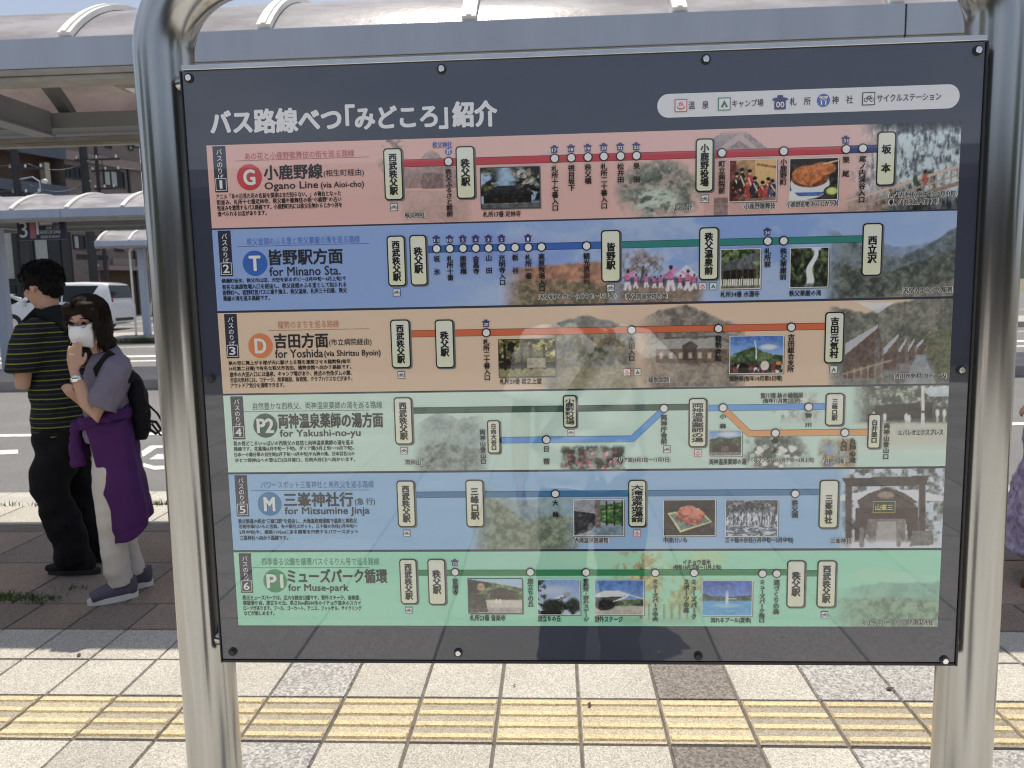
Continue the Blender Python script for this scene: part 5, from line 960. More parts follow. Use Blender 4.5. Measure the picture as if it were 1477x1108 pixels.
# --- the woman with the white mask
g0 = gnd(186, 855); WOM = thing('person', 'person in white face mask and glasses with a purple jacket tied round the waist', 'person', (g0.x, g0.y, 0), math.atan2(-.52, -.85)); WOM.scale = (1.0, 1.0, 1.03)
hc = (.085, .01, 1.395); HR = rotm(rad(58), .05)
bm = bmesh.new(); head(bm, hc, HR, .97)
tube(bm, [(.0, 0, 1.17), (.03, 0, 1.25), (.07, 0, 1.36)], [.056, .046, .046], 14)
tube(bm, [(.03, 0, .75), (.03, 0, .90), (.025, 0, 1.02), (.01, 0, 1.15), (.01, 0, 1.22)], [(.13, .085), (.115, .075), (.13, .08), (.145, .075), (.05, .045)], 16, up=(1, 0, 0))
LW = Vector((.158, .172, 1.165)); LE = Vector((.095, .20, .945))
arm(bm, (-.02, .16, 1.18), LE, LW, .042, .034, .0235); hand(bm, LW, (-.10, -.16, 1), (.30, .9, .1), .90, (.12, .16, .18, .25), -1)
RW = Vector((.150, -.06, 1.0)); arm(bm, (-.02, -.16, 1.18), (-.03, -.22, .93), RW, .042, .034, .0235); hand(bm, RW, (.55, .35, .75), (.6, .6, -.5), .93, (2.0, 2.0, 2.1, 2.1), 1)
leg(bm, (.03, .08, .78), (.05, .08, .43), (.045, .07, .09), (.065, .05, .036)); leg(bm, (.03, -.08, .78), (.02, -.08, .43), (-.03, -.07, .09), (.065, .05, .036))
body = link('body', remeshed(bm, .0045, 2), M_SKIN, WOM)
m_top = cloth('grey_mauve_jersey', lin((118, 112, 128)), var=.06, bump=.5)
bm = bmesh.new(); tube(bm, [(.03, 0, .80), (.03, 0, .92), (.025, 0, 1.05), (.01, 0, 1.15), (.01, 0, 1.215), (.02, 0, 1.25)], [(.16, .115), (.15, .11), (.16, .11), (.165, .10), (.13, .08), (.062, .056)], 22, up=(1, 0, 0))
tube(bm, [(-.03, .10, 1.18), (-.025, .155, 1.165), (.02, .185, 1.06), (.055, .20, .975)], [.062, .074, .074, .074], 14); tube(bm, [(-.03, -.10, 1.18), (-.025, -.155, 1.165), (-.03, -.19, 1.06), (-.03, -.205, .98)], [.062, .072, .070, .070], 14)
link('top', wrinkle(remeshed(bm, .007, 4), .022, 15), m_top, WOM)
m_pale = cloth('pale_trouser_cloth', lin((196, 190, 184)), var=.07, bscale=10, bump=.7)
bm = bmesh.new(); tube(bm, [(.03, 0, .70), (.03, 0, .78), (.03, 0, .88)], [(.15, .085), (.155, .09), (.14, .085)], 20, up=(1, 0, 0))
tube(bm, [(.03, .075, .76), (.045, .08, .58), (.055, .085, .42), (.05, .08, .22), (.035, .075, .075)], [.088, .080, .071, .064, .062], 16); tube(bm, [(.03, -.075, .76), (.03, -.08, .58), (.02, -.08, .42), (.0, -.07, .22), (-.035, -.065, .075)], [.088, .080, .071, .064, .062], 16)
link('trousers', wrinkle(remeshed(bm, .007, 4), .015, 19, 9), m_pale, WOM)
m_sh = cloth('grey_knit_shoe', lin((92, 86, 100))); m_so = mat('white_rubber_sole', (.72, .71, .69), .6)
shoe(WOM, (.035, .075, 0), .05, m_sh, m_so, .235); shoe(WOM, (-.045, -.065, 0), -.1, m_sh, m_so, .235)
P = lambda a, b, z: Vector(hc)+HR @ Vector((a*.97, b*.97, z*.97)); bm = bmesh.new()
for a, b, z, r in ((-.016, 0, .046, (.104, .094, .082)), (-.070, 0, -.055, (.056, .088, .105)), (-.012, .082, -.055, (.060, .026, .105)), (-.020, -.080, -.050, (.050, .022, .095)), (.048, .030, .080, (.048, .050, .026)), (.046, -.052, .066, (.044, .034, .034)), (.052, .066, .046, (.030, .022, .040)), (.046, .080, -.01, (.022, .014, .06)), (.040, -.080, .0, (.024, .012, .075)), (-.05, .055, -.115, (.060, .048, .05)), (-.05, -.05, -.105, (.055, .05, .05))): ball(bm, P(a, b, z), r, 16, HR)
link('hair', strands(wrinkle(remeshed(bm, .006, 3), .012, 23, 26), hc, HR, .97, 'bob', 2), M_HAIRB, WOM); eyes(body, hc, HR, .97, M_BLACKMETAL)
bm = bmesh.new(); rows = []                                            # face mask with pleats
for j in range(9):
    v = j/8; row = []
    for i in range(17):
        u = i/16*2-1; th = u*1.0; z = -.020-.098*v+.016*abs(u)**2*(1 if v < .5 else -1)*abs(v-.5)*2+.004*(v < .1)*(1-abs(u)*2 if abs(u) < .5 else 0)
        r = .107+.010*math.cos(u*1.5)*math.sin(v*3.0)+.0009*math.sin(v*19)-.030*max(0, v-.55)*2; row.append(bm.verts.new(P(.004+r*math.cos(th)*.96, r*.70*math.sin(th), z)))
    rows.append(row)
for a_, b_ in zip(rows, rows[1:]):
    for i in range(16): bm.faces.new((a_[i], a_[i+1], b_[i+1], b_[i]))
bmesh.ops.recalc_face_normals(bm, faces=bm.faces); bmesh.ops.solidify(bm, geom=bm.faces[:], thickness=.0015)
for b in (-1, 1):
    for z in (-.028, -.105): tube(bm, [P(.052, b*.068, z), P(.02, b*.082, (z-.02)/2), P(-.012, b*.086, -.014)], .0012, 5)
obj('face_mask', bm, mat('white_mask_fabric', (.84, .84, .86), .8, bump=.2, bscale=40, space='obj'), WOM, True)
bm = bmesh.new(); dW = (LE-LW).normalized(); c_ = LW+dW*.035; tube(bm, [c_-dW*.010, c_+dW*.010], [(.029, .027)]*2, 20, cap=False); tube(bm, [c_-dW*.009, c_+dW*.009], [(.031, .029)]*2, 20, cap=False); s1, s2 = frame_of(dW)
ball(bm, c_+Vector((.2, .95, .1)).normalized()*.028, (.017, .006, .017), 14); obj('wrist_watch', bm, M_CHROME, WOM, True)
# jacket round the waist: a long sheet open at the front
m_pur = cloth('purple_jersey', (.062, .016, .098), var=.10, bump=.6, bscale=10)
bm = bmesh.new(); rows = []; NZ, NT = 26, 44
for j in range(NZ+1):
    v = j/NZ; row = []
    for i in range(NT+1):
        t_ = i/NT; a_f = .135-.09*v; a_b = -.075-.062*v
        K = [(a_f, .10+.03*v), (a_f*.55, .165+.02*v), (-.03-.03*v, .185+.03*v), (a_b*.75, .13+.04*v), (a_b-.01, .02), (a_b*.8, -.10-.02*v), (-.02, -.165-.015*v), (.06-.05*v, -.14-.03*v)]
        q = t_*(len(K)-1); k = min(int(q), len(K)-2); f = q-k; p0, p1, p2, p3 = [Vector(K[max(0, min(len(K)-1, k+d))]) for d in (-1, 0, 1, 2)]
        p = .5*((2*p1)+(p2-p0)*f+(2*p0-5*p1+4*p2-p3)*f*f+(3*p1-p0-3*p2+p3)*f**3)
        zb_ = .29+.02*math.sin(t_*9)+.13*sm(.15, .55, np.array(t_)); zt_ = .90+.05*t_; z = zt_+(zb_-zt_)*v; rip = 1+(.035*math.sin(t_*31+v*1.5)+.02*math.sin(t_*53-v*3))*(.25+v)
        row.append(bm.verts.new((p.x*rip, p.y*rip, z)))
    rows.append(row)
for a_, b_ in zip(rows, rows[1:]):
    for i in range(NT): bm.faces.new((a_[i], a_[i+1], b_[i+1], b_[i]))
bmesh.ops.recalc_face_normals(bm, faces=bm.faces); bmesh.ops.solidify(bm, geom=bm.faces[:], thickness=.006); jk = obj('tied_jacket', bm, m_pur, WOM, True); wrinkle(jk.data, .022, 77, 6)
bm = bmesh.new(); tube(bm, [(.155, -.02, .89), (.13, .10, .905), (.03, .165, .925), (-.05, .14, .945), (-.085, .0, .95), (-.05, -.14, .94), (.04, -.155, .92), (.13, -.09, .90), (.155, -.02, .89)], [(.022, .034)]*9, 12, up=(0, 0, 1)); ball(bm, (.172, -.005, .885), (.028, .036, .034), 14)
tube(bm, [(.175, .0, .88), (.186, .012, .80), (.180, .02, .72), (.178, .02, .685)], [.022, .030, .034, .036], 12); tube(bm, [(.172, -.03, .87), (.165, -.055, .79), (.15, -.06, .71)], [.022, .030, .034], 12)
link('sleeve_knot', wrinkle(remeshed(bm, .006, 2), .014, 31, 20), m_pur, jk)
bm = bmesh.new(); tube(bm, [(-.10, -.02, .80), (-.115, -.02, .86), (-.115, -.02, .97), (-.10, -.02, 1.08), (-.08, -.02, 1.14)], [(.10, .040), (.135, .058), (.135, .058), (.115, .045), (.07, .025)], 18, up=(1, 0, 0)); bp = link('backpack', wrinkle(remeshed(bm, .008, 3), .016, 41, 12), m_blk, WOM)
bm = bmesh.new(); tube(bm, [(-.15, .05, .98), (-.20, .06, .92), (-.24, .06, .83), (-.235, .05, .795), (-.205, .05, .81), (-.17, .05, .87)], .0055, 8); tube(bm, [(-.14, .06, .89), (-.19, .08, .88), (-.21, .08, .84), (-.185, .07, .82), (-.15, .06, .85)], .008, 8); tube(bm, [(-.085, .09, 1.09), (-.05, .13, 1.19), (.0, .125, 1.245), (.06, .13, 1.17), (.03, .15, 1.03)], [(.018, .006)]*5, 8, up=(0, 1, 0)); obj('strap', bm, cloth('black_webbing', (.012, .012, .014)), bp, 50)

# --- the woman in the flowered dress, mostly past the right edge
g0 = gnd(1526, 838); FLO = thing('person', 'person in a mauve flowered long dress with a pale blue bag', 'person', (g0.x, g0.y, 0), math.pi*.97)
hc = (.05, 0, 1.46); HR = rotm(.2); bm = bmesh.new(); head(bm, hc, HR, .97); tube(bm, [(0, 0, 1.22), (.02, 0, 1.30), (.04, 0, 1.41)], [.058, .047, .047], 14)
tube(bm, [(0, 0, .80), (0, 0, 1.0), (0, 0, 1.2), (0, 0, 1.27)], [(.13, .09), (.12, .085), (.15, .085), (.06, .05)], 16, up=(1, 0, 0)); arm(bm, (0, .165, 1.23), (.03, .22, .98), (.17, .16, .90)); arm(bm, (0, -.165, 1.23), (-.02, -.21, .97), (.05, -.22, .75)); hand(bm, (.17, .16, .90), (.8, -.2, .2), (0, .5, .8), .95, (.9, 1, 1, 1.1), 1); hand(bm, (.05, -.22, .75), (.2, 0, -1), (0, -1, 0), .95, (.4, .5, .5, .6), -1)
leg(bm, (0, .08, .8), (.02, .08, .44), (.02, .08, .09)); leg(bm, (0, -.08, .8), (0, -.08, .44), (-.06, -.08, .09)); body = link('body', remeshed(bm, .006, 3), M_SKIN, FLO)
m_flo = cloth('flowered_cotton', lin((196, 188, 206)), col2=lin((132, 118, 160)), vscale=26, detail=2, bump=.5); bm = bmesh.new()
tube(bm, [(0, 0, .17), (0, 0, .45), (0, 0, .80), (0, 0, .98), (0, 0, 1.14), (0, 0, 1.25), (.01, 0, 1.30)], [(.27, .25), (.25, .22), (.20, .165), (.155, .125), (.17, .125), (.13, .09), (.065, .06)], 24, up=(1, 0, 0))
for s_ in (1, -1): tube(bm, [(0, s_*.10, 1.22), (0, s_*.165, 1.19), (.02, s_*.205, 1.04)], [.062, .07, .075], 12)
link('dress', wrinkle(remeshed(bm, .009, 4), .05, 51, 7), m_flo, FLO); m_br = mat('brown_leather', (.16, .07, .03), .5, var=.2, vscale=20, space='obj'); shoe(FLO, (.06, .09, 0), .1, m_br, m_br, .25); shoe(FLO, (-.08, -.09, 0), -.1, m_br, m_br, .25)
bm = bmesh.new(); P = lambda a, b, z: Vector(hc)+HR @ Vector((a, b, z))
for a, b, z, r in ((-.022, 0, .045, (.104, .094, .084)), (-.075, 0, -.05, (.052, .082, .10)), (-.02, .078, -.05, (.05, .026, .10)), (-.02, -.078, -.05, (.05, .026, .10)), (.05, 0, .074, (.05, .07, .03))): ball(bm, P(a, b, z), r, 16, HR)
link('hair', wrinkle(remeshed(bm, .006, 3), .012, 61, 26), M_HAIRB, FLO); eyes(body, hc, HR, .97)
bm = bmesh.new(); box(bm, .06, .30, .185, .275, .66, .90, .03); bg_ = obj('shoulder_bag', bm, cloth('pale_blue_canvas', lin((128, 156, 206))), FLO, 40); bm = bmesh.new(); tube(bm, [(.08, .235, .88), (.03, .18, 1.10), (-.0, .13, 1.285), (-.04, .17, 1.08), (.28, .235, .88)], [(.014, .004)]*5, 8); obj('bag_strap', bm, cloth('dark_blue_strap', lin((40, 48, 80))), bg_, 40)

# --- the photographer, standing behind the camera and mirrored in the board
PHO = thing('person', 'person in a white t-shirt holding up a phone, mirrored in the glossy route board', 'person', (.13, -.50, 0), math.pi/2)
hc = (.05, 0, 1.60); HR = rotm(-.05, .1); bm = bmesh.new(); head(bm, hc, HR, 1.03); tube(bm, [(0, 0, 1.36), (.02, 0, 1.44), (.04, 0, 1.55)], [.062, .053, .053], 14)
tube(bm, [(0, 0, .86), (0, 0, 1.0), (0, 0, 1.2), (0, 0, 1.34), (0, 0, 1.41)], [(.15, .10), (.145, .095), (.165, .10), (.175, .09), (.06, .05)], 16, up=(1, 0, 0))
arm(bm, (0, .19, 1.36), (.03, .26, 1.09), (.13, .26, .85)); hand(bm, (.13, .26, .85), (.3, 0, -1), (0, 1, 0), 1, (.4, .5, .5, .6), 1); arm(bm, (0, -.19, 1.36), (.19, -.24, 1.22), (.40, .02, 1.42)); hand(bm, (.40, .02, 1.42), (.15, .45, 1), (.7, -.5, 0), 1, (.9, 1, 1, 1.1), 1)
leg(bm, (0, .10, .86), (.03, .11, .47), (0, .12, .09)); leg(bm, (0, -.10, .86), (.03, -.11, .47), (0, -.12, .09)); body = link('body', remeshed(bm, .006, 3), M_SKIN, PHO)
bm = bmesh.new(); tube(bm, [(0, 0, .80), (0, 0, .92), (.005, 0, 1.08), (.01, 0, 1.24), (.0, 0, 1.35), (0, 0, 1.42)], [(.21, .15), (.205, .145), (.205, .14), (.205, .135), (.16, .105), (.075, .07)], 24, up=(1, 0, 0))
tube(bm, [(0, .10, 1.36), (.0, .18, 1.34), (.015, .225, 1.23), (.02, .245, 1.14)], [.065, .08, .08, .085], 14); tube(bm, [(0, -.10, 1.36), (.03, -.18, 1.33), (.10, -.215, 1.28), (.17, -.235, 1.24)], [.065, .08, .08, .085], 14)
link('t_shirt', wrinkle(remeshed(bm, .009, 3), .035, 71), cloth('white_cotton', (.86, .86, .86), var=.03), PHO)
bm = bmesh.new(); tube(bm, [(0, 0, .78), (0, 0, .92)], [(.18, .135), (.17, .125)], 20, up=(1, 0, 0))
for s_ in (1, -1): tube(bm, [(0, s_*.09, .84), (.02, s_*.11, .62), (.03, s_*.115, .46), (0, s_*.12, .08)], [.11, .10, .092, .085], 16)
link('trousers', wrinkle(remeshed(bm, .009, 3), .03, 73, 7), cloth('navy_trouser_cloth', (.03, .036, .055)), PHO)
shoe(PHO, (0, .12, 0), .1, m_sh, m_so); shoe(PHO, (0, -.12, 0), -.1, m_sh, m_so); bm = bmesh.new(); P = lambda a, b, z: Vector(hc)+HR @ Vector((a, b, z))
for a, b, z, r in ((-.018, 0, .045, (.106, .092, .086)), (-.062, 0, -.012, (.058, .074, .066)), (.060, 0, .075, (.045, .066, .034))): ball(bm, P(a, b, z), r, 16, HR)
link('hair', remeshed(bm, .006, 3), M_HAIR, PHO); eyes(body, hc, HR, 1.03)
bm = bmesh.new(); tube(bm, [(-.13, .02, 1.36), (-.02, -.12, 1.43), (.12, -.06, 1.36), (.15, .04, 1.22), (.145, .12, 1.08), (.06, .21, .95)], [(.020, .006)]*6, 10); obj('shoulder_strap', bm, cloth('black_webbing', (.012, .012, .014)), PHO, 50)
PH = thing('smartphone', 'phone held up by the person in the white t-shirt', 'phone', (.055, -.045, CAMH-.02)); bm = bmesh.new(); box(bm, -.078, .078, -.004, .004, -.038, .038, .003); obj('case', bm, M_BLACKMETAL, PH)

# ------------------------------------------------------------------ vehicles
M_CARW = mat('white_car_paint', (.74, .75, .77), .28, coat=1.0); M_CARS = mat('silver_car_paint', (.36, .38, .41), .3, .4, coat=1.0); M_CARG = mat('pale_car_paint', (.60, .62, .65), .3, coat=1.0)
M_LAMP = mat('clear_lamp', (.6, .62, .65), .1); M_RED = mat('red_lamp', (.35, .02, .015), .2); M_PLATE = mat('number_plate', (.75, .75, .73), .5)
def car(label, cat, x, y, z, L_, W_, prof, belt, wins, paint_m, rz=0, wr=.33, axles=(.95, 3.85), group=None):
    """front at local x=0, rear at x=L; prof: (x, z_low, z_high, half width at the low, half width at the top)"""
    t = thing('parked_car' if cat == 'car' else 'white_van', label, cat, (x, y, z), rz, group); bm = bmesh.new(); rings = []
    def hw(px, pz):
        X = [p[0] for p in prof]; b, tp = np.interp(px, X, [p[1] for p in prof]), np.interp(px, X, [p[2] for p in prof]); wl, wt = np.interp(px, X, [p[3] for p in prof]), np.interp(px, X, [p[4] for p in prof])
        return wl if pz < belt else wl+(wt-wl)*min(1, (pz-belt)/max(.05, max(tp, belt+.05)-belt))
    for px, zl, zh, wl, wt in prof:
        zm = min(belt, zh-.02); half = [(0, zl), (wl*.90, zl), (wl, zl+.10), (wl, zm), (hw(px, zh-.10) if zh-.10 > zm else wl*.97, max(zh-.10, zm+.005)), (hw(px, zh)*.93, zh-.028), (hw(px, zh)*.72, zh-.006), (0, zh)]
        rings.append([bm.verts.new((px, -a, b)) for a, b in half]+[bm.verts.new((px, a, b)) for a, b in half[-2:0:-1]])
    nn = len(rings[0])
    for a, b in zip(rings, rings[1:]):
        for k in range(nn): bm.faces.new((a[k], a[(k+1) % nn], b[(k+1) % nn], b[k]))
    bm.faces.new(rings[0]); bm.faces.new(rings[-1][::-1]); bmesh.ops.recalc_face_normals(bm, faces=bm.faces); body = obj('body', bm, paint_m, t, 38)
    for P in wins:                                                      # side windows, 5 mm proud of the body and following its slope
        for s_ in (-1, 1):
            bm = bmesh.new(); xs = [p[0] for p in P]; n_ = 14; lo = []; hi = []
            for px in np.linspace(min(xs), max(xs), n_):
                zz = []
                for (xa, za), (xb, zb2) in zip(P, P[1:]+P[:1]):
                    if min(xa, xb)-1e-6 <= px <= max(xa, xb)+1e-6 and xa != xb: zz.append(za+(zb2-za)*(px-xa)/(xb-xa))
                if not zz: continue
                lo.append(bm.verts.new((px, s_*(hw(px, min(zz))+.005), min(zz)))); hi.append(bm.verts.new((px, s_*(hw(px, max(zz))+.005), max(zz)+.001)))
            for k in range(len(lo)-1): bm.faces.new((lo[k], lo[k+1], hi[k+1], hi[k]))
            bmesh.ops.recalc_face_normals(bm, faces=bm.faces); bmesh.ops.solidify(bm, geom=bm.faces[:], thickness=.004); obj('side_window', bm, M_GLASS, t)
    for ax in axles:
        for s_ in (-1, 1):
            bm = bmesh.new(); yc = s_*(W_/2-.12); tube(bm, [(ax, yc-.12, wr), (ax, yc-.10, wr), (ax, yc+.10, wr), (ax, yc+.12, wr)], [wr-.05, wr, wr, wr-.05], 26); w = obj('wheel', bm, M_RUBBER, t, 40)
            bm = bmesh.new(); tube(bm, [(ax, yc+s_*.121, wr), (ax, yc+s_*.128, wr)], wr*.66, 24)
            obj('rim', bm, M_CHROME, w, 40); bm = bmesh.new(); P = [(ax+(wr+.07)*math.cos(q), wr+(wr+.07)*math.sin(q)) for q in np.linspace(-.15, math.pi+.15, 22)]; y0_ = s_*(hw(ax, wr)+.003); prism(bm, P, y0_-.004, y0_+.001); obj('wheel_arch', bm, M_RUBBER, t)
    return t, hw
gv = gz(31)
VP = [(0, .34, .62, .62, .55), (.06, .22, .88, .80, .70), (.30, .20, 1.0, .90, .80), (.95, .19, 1.10, .925, .82), (1.25, .19, 1.28, .925, .80), (1.75, .19, 1.72, .925, .76), (2.1, .19, 1.86, .925, .75), (2.8, .19, 1.93, .925, .75), (3.8, .19, 1.94, .925, .75), (4.6, .20, 1.90, .925, .75), (4.85, .22, 1.84, .915, .74), (4.98, .26, 1.30, .89, .80), (5.04, .34, 1.0, .86, .84)]
VAN, hw = car('large white minivan with dark windows parked behind the far bus shelter', 'van', -22.42, 31.0, gv, 5.0, 1.85, VP, 1.12, [[(1.28, 1.16), (1.92, 1.70), (2.02, 1.72), (2.02, 1.16)], [(2.07, 1.16), (2.07, 1.76), (3.0, 1.80), (3.0, 1.16)], [(3.06, 1.16), (3.06, 1.80), (4.50, 1.77), (4.10, 1.16)]], M_CARW)
for nm, m_, b in (('tail_lamp', M_RED, (4.995, 5.012, -.80, -.70, .95, 1.25)), ('tail_lamp', M_RED, (4.995, 5.012, .70, .80, .95, 1.25)), ('number_plate', M_PLATE, (5.041, 5.05, -.17, .17, .70, .86)), ('headlight', M_LAMP, (.03, .10, -.82, -.60, .66, .80)), ('headlight', M_LAMP, (.03, .10, .60, .82, .66, .80)), ('grille', M_CHROME, (-.012, .03, -.5, .5, .42, .62)), ('bumper_trim', M_BLACKMETAL, (5.042, 5.06, -.70, .70, .36, .48)), ('mirror', M_CARW, (1.42, 1.58, -1.12, -.94, 1.08, 1.26)), ('mirror', M_CARW, (1.42, 1.58, .94, 1.12, 1.08, 1.26)), ('door_handle', M_CHROME, (2.86, 3.02, -.945, -.926, 1.00, 1.03)), ('door_handle', M_CHROME, (3.12, 3.28, -.945, -.926, 1.00, 1.03)), ('sill_trim', M_BLACKMETAL, (1.4, 3.4, -.938, -.926, .22, .27)), ('door_gap', M_BLACKMETAL, (3.035, 3.045, -.929, -.9255, .3, 1.12)), ('door_gap', M_BLACKMETAL, (2.04, 2.05, -.929, -.9255, .3, 1.12))):
    bm = bmesh.new(); box(bm, *b, .004); obj(nm, bm, m_, VAN)
bm = bmesh.new(); q = [(4.855, -.70, 1.78), (4.855, .70, 1.78), (4.985, .78, 1.27), (4.985, -.78, 1.27)]; vs = [bm.verts.new((a+.012, b, c)) for a, b, c in q]; bm.faces.new(vs); bmesh.ops.recalc_face_normals(bm, faces=bm.faces); bmesh.ops.solidify(bm, geom=bm.faces[:], thickness=.006); obj('rear_window', bm, M_GLASS, VAN)
bm = bmesh.new(); q = [(1.27, -.76, 1.30), (1.27, .76, 1.30), (2.0, .68, 1.83), (2.0, -.68, 1.83)]; vs = [bm.verts.new((a-.02, b, c+.012)) for a, b, c in q]; bm.faces.new(vs); bmesh.ops.recalc_face_normals(bm, faces=bm.faces); bmesh.ops.solidify(bm, geom=bm.faces[:], thickness=.006); obj('windscreen', bm, M_GLASS, VAN)
CP = [(0, .36, .60, .60, .55), (.08, .22, .78, .78, .68), (.5, .19, .92, .87, .76), (1.15, .18, 1.02, .88, .76), (1.45, .18, 1.16, .88, .72), (1.95, .18, 1.44, .88, .64), (2.5, .18, 1.50, .88, .63), (3.2, .18, 1.47, .88, .63), (3.9, .2, 1.30, .88, .66), (4.25, .24, 1.02, .85, .74), (4.36, .34, .86, .78, .74)]
CW = [[(1.5, 1.0), (2.0, 1.36), (2.45, 1.40), (2.45, 1.0)], [(2.52, 1.0), (2.52, 1.40), (3.1, 1.38), (3.7, 1.12), (3.6, 1.0)]]
def small_car(label, x, y, rz, pm):
    t, hw_ = car(label, 'car', x, y, gz(y), 4.3, 1.76, CP, .97, CW, pm, rz, .31, (.82, 3.45), 'cars parked beyond the bus lanes')
    for nm, m_, b in (('tail_lamp', M_RED, (4.29, 4.345, -.76, -.56, .76, .92)), ('tail_lamp', M_RED, (4.29, 4.345, .56, .76, .76, .92)), ('headlight', M_LAMP, (.06, .14, -.76, -.54, .60, .72)), ('headlight', M_LAMP, (.06, .14, .54, .76, .60, .72)), ('number_plate', M_PLATE, (-.01, .02, -.17, .17, .40, .52))):
        bm = bmesh.new(); box(bm, *b, .004); obj(nm, bm, m_, t)
    bm = bmesh.new(); q = [(1.46, -.70, 1.17), (1.46, .70, 1.17), (1.93, .60, 1.44), (1.93, -.60, 1.44)]; vs = [bm.verts.new((a-.02, b, c+.012)) for a, b, c in q]; bm.faces.new(vs); bmesh.ops.recalc_face_normals(bm, faces=bm.faces); bmesh.ops.solidify(bm, geom=bm.faces[:], thickness=.006); obj('windscreen', bm, M_GLASS, t)
    bm = bmesh.new(); q = [(3.3, -.58, 1.465), (3.3, .58, 1.465), (3.95, .64, 1.275), (3.95, -.64, 1.275)]; vs = [bm.verts.new((a+.01, b, c+.014)) for a, b, c in q]; bm.faces.new(vs); bmesh.ops.recalc_face_normals(bm, faces=bm.faces); bmesh.ops.solidify(bm, geom=bm.faces[:], thickness=.006); obj('rear_window', bm, M_GLASS, t)
small_car('silver car parked to the left behind the white minivan', -28.6, 36.2, 0, M_CARS)
small_car('pale car nose just showing behind the far shelter column', -19.9, 38.0, 0, M_CARG)
small_car('white car parked furthest back beyond the far shelter', -13.2, 37.6, 0, M_CARW)

# ------------------------------------------------------------------ buildings
TH = math.atan2(.954, .3); BD = Vector((.3, .954, 0)); BN = Vector((.954, -.3, 0)); B0 = Vector((-26.4, 42.28, 0))
def wpx(px, py, off=0.0):
    """pixel -> (along the street wall, height) on the wall plane moved outwards by off"""
    d = ray(px, py); p0 = B0+BN*off; t_ = ((p0.x-C0[0])*BN.x+(p0.y-C0[1])*BN.y)/(d[0]*BN.x+d[1]*BN.y); p = Vector(C0+d*t_); return (p-p0).dot(BD), p.z
M_MAUVE = mat('mauve_wall_tiles', (.205, .165, .150), .8, var=.06, vscale=2.5, bump=.2, bscale=14); M_MAUVE2 = mat('pale_mauve_band', (.30, .235, .215), .8, var=.06, vscale=2)
M_BRICK = mat('brown_brick_wall', (.13, .085, .065), .85, var=.14, vscale=5, bump=.3, bscale=30); M_SLATE = mat('slate_blue_panel', (.085, .105, .14), .5, var=.06, vscale=2); M_CREAM = mat('cream_pillar', (.45, .42, .30), .7, var=.05)
M_FRAME = mat('dark_window_frame', (.03, .03, .032), .5); M_CURT = mat('pale_curtain', (.42, .44, .42), .9, var=.1, vscale=9)
bl_ = B0+BD*0; 
def wbox(t, name, s0, s1, z0, z1, d0, d1, m_, par=None, bev=0):
    bm = bmesh.new(); box(bm, s0, s1, -d1, -d0, z0, z1, bev); return obj(name, bm, m_, par or t)
def window(t, s0, s1, z0, z1, n_, d=0.0, pane=M_GLASS, curtain=()):
    f = .07; bm = bmesh.new()
    for a, b, c, e in ((s0, s1, z0, z0+f), (s0, s1, z1-f, z1), (s0, s0+f, z0+f, z1-f), (s1-f, s1, z0+f, z1-f)): box(bm, a, b, -d-.07, -d-.004, c, e)
    for k in range(1, n_): x_ = s0+(s1-s0)*k/n_; box(bm, x_-.025, x_+.025, -d-.06, -d-.004, z0+f, z1-f)
    w = obj('window', bm, M_FRAME, t); bm = bmesh.new(); box(bm, s0+f*.5, s1-f*.5, -d-.020, -d-.0045, z0+f*.5, z1-f*.5); obj('pane', bm, pane, w)
    for k in curtain: bm = bmesh.new(); q = (s1-s0)/n_; box(bm, s0+q*k+.08, s0+q*(k+1)-.05, -d-.0245, -d-.0205, z0+f, z1-f); obj('curtain', bm, M_CURT, w)
    return w
base = B0.copy(); base.z = gz(42)
t = thing('apartment_building', 'mauve tiled building with a pale band and a row of dark windows', 'building', (B0.x, B0.y, 0), TH); BM = t
sR = wpx(203, 240)[0]; wbox(t, 'wall', 0, sR, -.5, 14.5, -9, 0, M_MAUVE); wbox(t, 'roof_slab', -.2, sR+.2, 14.503, 14.8, -9.2, .3, M_MAUVE2)
zA = wpx(91, 216)[1]; zB = wpx(91, 228)[1]; wbox(t, 'pale_band', .0, sR+.12, zB-.05, zA+.0, .003, .16, M_MAUVE2); wbox(t, 'pale_band', .0, sR+.12, 5.35, 5.75, .003, .12, M_MAUVE2); wbox(t, 'pale_band', 0, sR+.1, 12.6, 13.2, .003, .12, M_MAUVE2); wbox(t, 'pale_band', 2.6, sR+.12, 3.35, 3.75, .003, .12, M_MAUVE2)
for (x0, y0, x1, y1, n_, cu) in ((93, 239, 116, 258, 3, ()), (148, 246, 179, 270, 3, (0, 1)), (150, 205, 160, 214, 1, ()), (184, 207, 191, 217, 1, (0,)), (104, 339, 123, 360, 2, (0,)), (134, 340, 143, 361, 1, ()), (165, 357, 180, 363, 2, ())):
    s0, za_ = wpx(x0, y0); s1, _ = wpx(x1, (y0+y1)/2); _, zb_ = wpx((x0+x1)/2, y1); _, za_ = wpx((x0+x1)/2, y0); window(t, s0, s1, zb_, za_, n_, 0, M_GLASS, cu)
window(t, 1.4, 3.4, 10.4, 11.8, 3); window(t, 4.2, 6.2, 10.4, 11.8, 3, 0, M_GLASS, (1,))
s0, _ = wpx(184, 265); wbox(t, 'drain_pipe', s0, s0+.12, .2, zB-.06, .003, .12, M_FRAME)
s0, z0 = wpx(146, 408); s1, z1 = wpx(195, 391); wbox(t, 'entrance_recess', s0, s1, .1, z1, .003, .03, mat('brown_shade_board', (.10, .06, .04), .8)); wbox(t, 'awning', s0-.2, s1+.2, z1+.004, z1+.25, .003, .9, M_MAUVE2)
